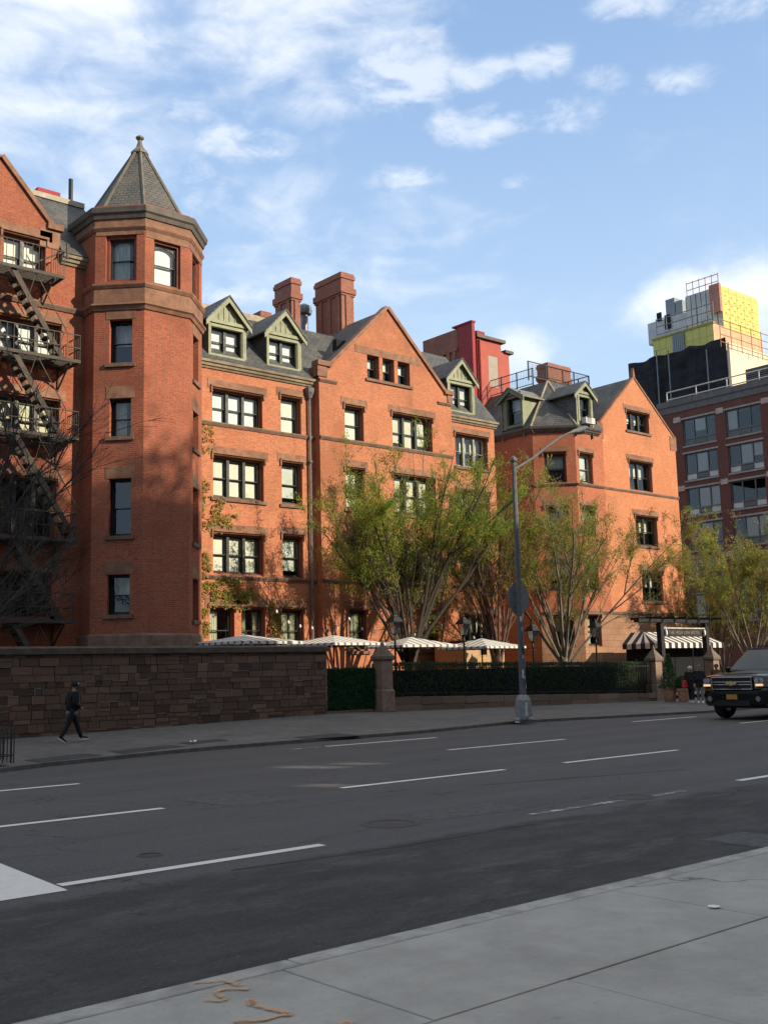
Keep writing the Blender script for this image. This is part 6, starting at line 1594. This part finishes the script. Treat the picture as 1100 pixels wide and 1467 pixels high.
    HL, ht, hb = nt('lit_lamp'); hb.inputs['Base Color'].default_value = (.9, .6, .3, 1); hb.inputs['Emission Color'].default_value = (1, .62, .25, 1); hb.inputs['Emission Strength'].default_value = .7
    for s in (-1, 1):
        a, b = sorted((s*.64, s*.95))
        h = fr(a, b, .88, 1.12, .0, .12, 'headlight', M('lamp_housing', (.12, .125, .13), .15, .3, 12., spec=.8, coat=1.))
        for y in (.72, .84):
            m = MB(); m.lathe([(.0, 0), (.05*k, .0), (.065*k, .03)], (0, 0, 0), 12)
            off = .20*y**4; m.v = [V((Xf+(-.02+off)*k-v.z, Yc+s*y*k+v.x, 1.04*k+v.y)) for v in m.v]; m.build('reflector', CHR, h)
        m = MB(); y = .70; m.box(Xf-.03*k+.05*k, Xf+.06*k, Yc+(s*.78-.10)*k, Yc+(s*.78+.10)*k, .895*k, .95*k); m.build('indicator', HL, h)
        m = MB(); m.lathe([(.0, 0), (.06*k, 0), (.07*k, .03)], (0, 0, 0), 12); m.v = [V((Xf+.06*k-v.z, Yc+s*.72*k+v.x, .56*k+v.y)) for v in m.v]; m.build('fog_lamp', M('fog_lens', (.2, .2, .2), .1, .1, 9.), T)
    fr(-.72, .72, .70, .77, -.02, .05, 'bumper_strip', TRIM); fr(-.5, .5, .38, .52, -.015, .06, 'lower_grille', TRIM)
    pl = sub(-.16, .16, .55, .68, -.05, -.02, 'licence_plate', M('amber_plate', (.42, .20, .04), .5, .15, 20.), T)
    for x in (.98, 4.3):
        for s in (-1, 1):
            m = MB(); c = V((Xf+x*k, Yc+s*.86*k, .40*k)); m.lathe([(.01, -.02), (.22, -.03), (.22, -.13), (.36, -.14), (.39, -.09), (.40, 0), (.39, .09), (.36, .14), (.22, .13), (.22, .03), (.01, .02)], (0, 0, 0), 28)
            m.v = [c+V((v.x, v.z, v.y))*k for v in m.v]; t_ = m.build('wheel', TYRE, T, smooth=True)
            m = MB(); m.lathe([(.02, .10*s), (.10, .11*s), (.2, .06*s), (.235, .12*s), (.235, -.1*s)], (0, 0, 0), 20); m.v = [c+V((v.x, v.z, v.y))*k for v in m.v]; m.build('rim', CHR, t_)
    sub(.4, 5.4, .0, .0, 0, 0, 'x', TRIM, T) if False else None
    m = MB(); m.box(Xf+.5*k, Xf+5.3*k, Yc-.75*k, Yc+.75*k, .30*k, .45*k); m.build('underbody', TRIM, T)
suv()

# ================================================================== people
def skinobj(name, verts, edges, mat, parent, sub=1):
    me = bpy.data.meshes.new(name); me.from_pydata([v[:3] for v in verts], edges, []); me.materials.append(mat)
    o = bpy.data.objects.new(name, me); COL.objects.link(o); o.parent = parent; ORG[o.name] = V((0, 0, 0))
    sm = o.modifiers.new('skin', 'SKIN'); sm.use_smooth_shade = True
    lay = me.skin_vertices[0] if len(me.skin_vertices) else None
    if lay is None:
        bm = bmesh.new(); bm.from_mesh(me); bm.verts.layers.skin.verify(); bm.to_mesh(me); bm.free(); lay = me.skin_vertices[0]
    for k, v in enumerate(verts):
        r_ = v[3]; lay.data[k].radius = (r_, r_ if len(v) < 5 else v[4]); lay.data[k].use_root = (k == 0)
    ss = o.modifiers.new('smooth', 'SUBSURF'); ss.levels = sub; ss.render_levels = sub
    return o
SKIN = M('skin', (.42, .25, .18), .6, .1, 20.)
def person(lab, loc, rz, hgt, J, cl):
    """J: joint name -> (forward, left, up) for a 1.75 m figure"""
    s = hgt/1.75
    p = local('person', lab, 'person', loc, None, rz)
    j = {k: (v[0]*s, v[1]*s, v[2]*s) for k, v in J.items()}
    vs, es, ix = [], [], {}
    def add(n, pos, r_):
        vs.append((*pos, r_*s)); ix[n] = len(vs)-1; return ix[n]
    def link(a, b): es.append((ix[a], ix[b]))
    add('hip', j['hip'], .125); add('waist', j['waist'], .115); add('chest', j['chest'], .135); add('neck', j['neck'], .052); add('jaw', j['jaw'], .066); add('head', j['head'], .088); add('top', j['top'], .062)
    for a, b in (('hip', 'waist'), ('waist', 'chest'), ('chest', 'neck'), ('neck', 'jaw'), ('jaw', 'head'), ('head', 'top')): link(a, b)
    fx = j['face']; hd_ = V(j['head']); f = (V(fx)-hd_).normalized(); sd_ = V((-f.y, f.x, 0)).normalized()
    add('nose', hd_+f*.115*s-V((0, 0, .02*s)), .014); link('head', 'nose')
    for n, k in (('L', 1), ('R', -1)):
        add('ear'+n, hd_+sd_*.092*s*k, .016); link('head', 'ear'+n)
        add('sh'+n, j['sh'+n], .062); add('el'+n, j['el'+n], .044); add('wr'+n, j['wr'+n], .03); link('chest', 'sh'+n); link('sh'+n, 'el'+n); link('el'+n, 'wr'+n)
        d = (V(j['wr'+n])-V(j['el'+n])).normalized(); pal = V(j['wr'+n])+d*.07*s; add('pa'+n, pal, .03); link('wr'+n, 'pa'+n)
        side = d.cross(V((0, 0, 1))); side = side.normalized() if side.length > .1 else V((1, 0, 0)); dn = d.cross(side)
        for i, ln in enumerate((.062, .072, .066, .05)):
            b0 = pal+side*(i-1.5)*.019*s+d*.03*s; b1 = b0+d*ln*.55*s+dn*.012*s; b2 = b1+d*ln*.35*s+dn*.032*s
            for nm, pp, rr in ((f'f{n}{i}a', b0, .0095), (f'f{n}{i}b', b1, .0085), (f'f{n}{i}c', b2, .0075)): add(nm, pp, rr)
            link('pa'+n, f'f{n}{i}a'); link(f'f{n}{i}a', f'f{n}{i}b'); link(f'f{n}{i}b', f'f{n}{i}c')
        b0 = pal-side*.04*s; b1 = b0-side*.015*s+d*.035*s; add(f't{n}a', b0, .011); add(f't{n}b', b1, .009); link('pa'+n, f't{n}a'); link(f't{n}a', f't{n}b')
        add('th'+n, j['th'+n], .085); add('kn'+n, j['kn'+n], .058); add('an'+n, j['an'+n], .042); add('to'+n, j['to'+n], .032)
        link('hip', 'th'+n); link('th'+n, 'kn'+n); link('kn'+n, 'an'+n); link('an'+n, 'to'+n)
    skinobj('body', vs, es, SKIN, p)
    def garment(name, mat, pts, ed, sub=2): return skinobj(name, [(*j[a], r_*s) if isinstance(a, str) else (*[x*s for x in a], r_*s) for a, r_ in pts], ed, mat, p, sub)
    # trousers
    tr = [('hip', .155), ('waist', .14)]
    ed = [(0, 1)]
    for n in 'LR':
        b = len(tr); tr += [('th'+n, .105), ('kn'+n, .078), ('an'+n, .06)]; ed += [(0, b), (b, b+1), (b+1, b+2)]
    garment('trousers', cl['trousers'], tr, ed)
    jk = [((J['hip'][0], 0, J['hip'][2]-.07), .20), ('waist', .19), ('chest', .195), ('neck', .08)]; ed = [(0, 1), (1, 2), (2, 3)]
    if cl.get('long'): jk[0] = ('hip', .185); jk.append(((J['hip'][0], J['hip'][1], J['hip'][2]-cl['long']), .20)); ed.append((0, 4))
    for n in 'LR':
        b = len(jk); jk += [('sh'+n, .10), ('el'+n, .08), ('wr'+n, .058)]; ed += [(2, b), (b, b+1), (b+1, b+2)]
    garment('jacket', cl['jacket'], jk, ed)
    if 'shirt' in cl: garment('shirt', cl['shirt'], [((J['hip'][0], 0, J['hip'][2]+.03), .205), ((J['hip'][0]-.01, 0, J['hip'][2]-.19), .215)], [(0, 1)])
    for n in 'LR':
        a, b = V(j['an'+n]), V(j['to'+n]); d = (b-a); d.z = 0; d.normalize(); d3 = (b-a).normalized() if abs((b-a).z) > .08*s else d
        w = V((-d.y, d.x, 0))*.045*s; up = V((0, 0, 1)) if d3 is d else w.normalized().cross(d3)*-1
        up = d3.cross(w.normalized()); up = up if up.z > 0 else -up
        base = b-d3*.19*s-up*.02*s
        m = MB(); q = [base-w*.8, base+d3*.27*s-w*.7, base+d3*.27*s+w*.7, base+w*.8]
        m.hexa(q, [x+up*.028*s for x in q]); m.v = [p.matrix_world.inverted() @ x if False else x for x in m.v]; m.build('sole', cl['sole'], p)
        q2_ = [base+up*.029*s-w*.78, base+d3*.265*s+up*.029*s-w*.66, base+d3*.265*s+up*.029*s+w*.66, base+up*.029*s+w*.78]
        m = MB(); m.hexa(q2_, [q2_[0]+up*.095*s, q2_[1]+up*.03*s, q2_[2]+up*.03*s, q2_[3]+up*.095*s]); m.build('shoe', cl['shoe'], p, bevel=.015)
    c = hd_
    # hair / head wear
    m = MB(); prof = [(.104, -.02), (.108, .03), (.100, .075), (.07, .112), (.0, .124)]
    m.lathe([(r_*s, z*s) for r_, z in prof], c-f*.012*s+V((0, 0, .0)), 16); m.build(cl['head'][0], cl['head'][1], p, smooth=True)
    if cl.get('band'): m = MB(); q0 = c+f*.085*s+V((0, 0, .045*s)); m.hexa([q0-sd_*.05*s, q0+sd_*.05*s, q0+sd_*.04*s+f*.03*s, q0-sd_*.04*s+f*.03*s], [q0-sd_*.045*s+V((0, 0, .05*s)), q0+sd_*.045*s+V((0, 0, .05*s)), q0+sd_*.035*s+f*.016*s+V((0, 0, .05*s)), q0-sd_*.035*s+f*.016*s+V((0, 0, .05*s))]); m.build('cap_panel', cl['band'], p)
    if cl.get('beard'): m = MB(); m.lathe([(.02*s, -.10*s), (.06*s, -.09*s), (.074*s, -.05*s), (.07*s, -.03*s)], c+f*.035*s, 12); m.build('beard', cl['beard'], p, smooth=True)
    if cl.get('glasses'): m = MB(); q0 = c+f*.095*s+V((0, 0, .012*s)); m.hexa([q0-sd_*.07*s-V((0, 0, .015*s)), q0+sd_*.07*s-V((0, 0, .015*s)), q0+sd_*.07*s+f*.012*s-V((0, 0, .015*s)), q0-sd_*.07*s+f*.012*s-V((0, 0, .015*s))], [q0-sd_*.07*s+V((0, 0, .016*s)), q0+sd_*.07*s+V((0, 0, .016*s)), q0+sd_*.07*s+f*.012*s+V((0, 0, .016*s)), q0-sd_*.07*s+f*.012*s+V((0, 0, .016*s))]); m.build('sunglasses', IRON, p)
    else:
        for k in (1, -1): m = MB(); m.lathe([(.0, -.009*s), (.009*s, 0), (.0, .009*s)], c+f*.085*s+sd_*.033*s*k+V((0, 0, .012*s)), 8); m.build('eye', IRON, p)
    m = MB(); q0 = c+f*.088*s-V((0, 0, .052*s)); m.bar(q0-sd_*.022*s, q0+sd_*.022*s, .008*s); m.build('mouth', M('lips', (.3, .12, .1), .6), p)
    return p
BLK = M('black_cloth', (.012, .012, .014), .85, .35, 20., obj=True); GRYC = M('grey_cloth', (.16, .155, .15), .9, .15, 20., obj=True); WHT = M('white_rubber', (.75, .74, .72), .7, .05, 9.)
WALK = dict(hip=(0, 0, .93), waist=(.01, 0, 1.08), chest=(.02, 0, 1.30), neck=(.035, 0, 1.48), jaw=(.075, 0, 1.555), head=(.075, 0, 1.63), top=(.065, 0, 1.70), face=(.2, 0, 1.635),
  shL=(.0, .17, 1.39), elL=(-.08, .22, 1.12), wrL=(.14, .17, .98), shR=(.02, -.17, 1.39), elR=(-.03, -.22, 1.12), wrR=(.20, -.15, 1.0),
  thL=(.05, .09, .84), knL=(.20, .085, .50), anL=(.34, .08, .12), toL=(.49, .09, .09), thR=(-.04, -.09, .84), knR=(-.17, -.085, .50), anR=(-.40, -.08, .13), toR=(-.27, -.09, .04))
gq = atZ(103, 1064, .12); gz = farz(gq.x, gq.y); 
fp = atZ(103, 1064, gz); top_ = atY(103, 977, fp.y).z
print('walker height', top_-gz)
wk = person('bearded person in black jacket and dark cap striding along the stone wall', (fp.x, fp.y, gz), .0, (top_-gz)*1.0, WALK, dict(trousers=BLK, jacket=BLK, shirt=GRYC, sole=WHT, shoe=BLK, head=('cap', BLK), band=WHT, beard=M('dark_hair', (.02, .015, .012), .9, .3, 30.), glasses=True))
STAND = dict(hip=(0, 0, .93), waist=(.0, 0, 1.08), chest=(.02, 0, 1.30), neck=(.02, 0, 1.48), jaw=(.05, 0, 1.555), head=(.04, 0, 1.63), top=(.03, 0, 1.70), face=(.2, 0, 1.62),
  shL=(.0, .17, 1.39), elL=(-.03, .23, 1.12), wrL=(.12, .2, .92), shR=(.02, -.17, 1.39), elR=(-.06, -.23, 1.12), wrR=(.05, -.23, .88),
  thL=(.03, .09, .84), knL=(.09, .09, .49), anL=(.12, .09, .10), toL=(.26, .10, .05), thR=(-.02, -.09, .84), knR=(-.03, -.09, .49), anR=(-.13, -.09, .10), toR=(.02, -.1, .05))
def stand(lab, px, yb, yt, rz, cl, J=STAND):
    a = atZ(px, yb, .13); b = atY(px, yt, a.y); return person(lab, (a.x, a.y, .13), rz, max(1.3, b.z-.13), J, cl), a, b.z-.13
WOOLW = M('cream_wool', (.66, .6, .48), .95, .15, 30.); BRN = M('brown_cloth', (.12, .07, .045), .9, .25, 20.)
p1, a1_, h1__ = stand('person in long black coat and cream hat by the potted shrubs', 991, 1007, 954, R(200), dict(trousers=BLK, jacket=BLK, long=.32, sole=WHT, shoe=M('tan_shoe', (.5, .38, .25), .7), head=('hat', WOOLW)))
p2, a2_, h2_ = stand('person in dark coat and grey beanie walking beside the one with the red bag', 1003.5, 1008, 952, R(215), dict(trousers=GRYC, jacket=BLK, long=.2, sole=WHT, shoe=WHT, head=('beanie', GRYC)))
p3, a3_, h3_ = stand('person in brown jacket with sunglasses, mostly hidden behind the black car', 1029, 1003, 951, R(190), dict(trousers=BLK, jacket=BRN, sole=WHT, shoe=BLK, head=('hair', BRN), glasses=True))
bg_ = thing('hand_bag', 'red shoulder bag carried by the person in the long black coat', 'bag', a1_+V((-.28, .1, .62)))
o_ = ORG[bg_.name]; m = MB(); m.hexa([o_+V((-.16, -.07, 0)), o_+V((.16, -.07, 0)), o_+V((.16, .07, 0)), o_+V((-.16, .07, 0))], [o_+V((-.11, -.04, .3)), o_+V((.11, -.04, .3)), o_+V((.11, .04, .3)), o_+V((-.11, .04, .3))]); m.build('pouch', M('red_leather', (.5, .03, .04), .5, .15, 9.), bg_, bevel=.03)
m = MB(); m.tube([o_+V((-.08, 0, .3)), o_+V((.02, 0, .55)), o_+V((.2, 0, .72)), o_+V((.1, 0, .3))], .012, 5); m.build('strap', IRON, bg_)
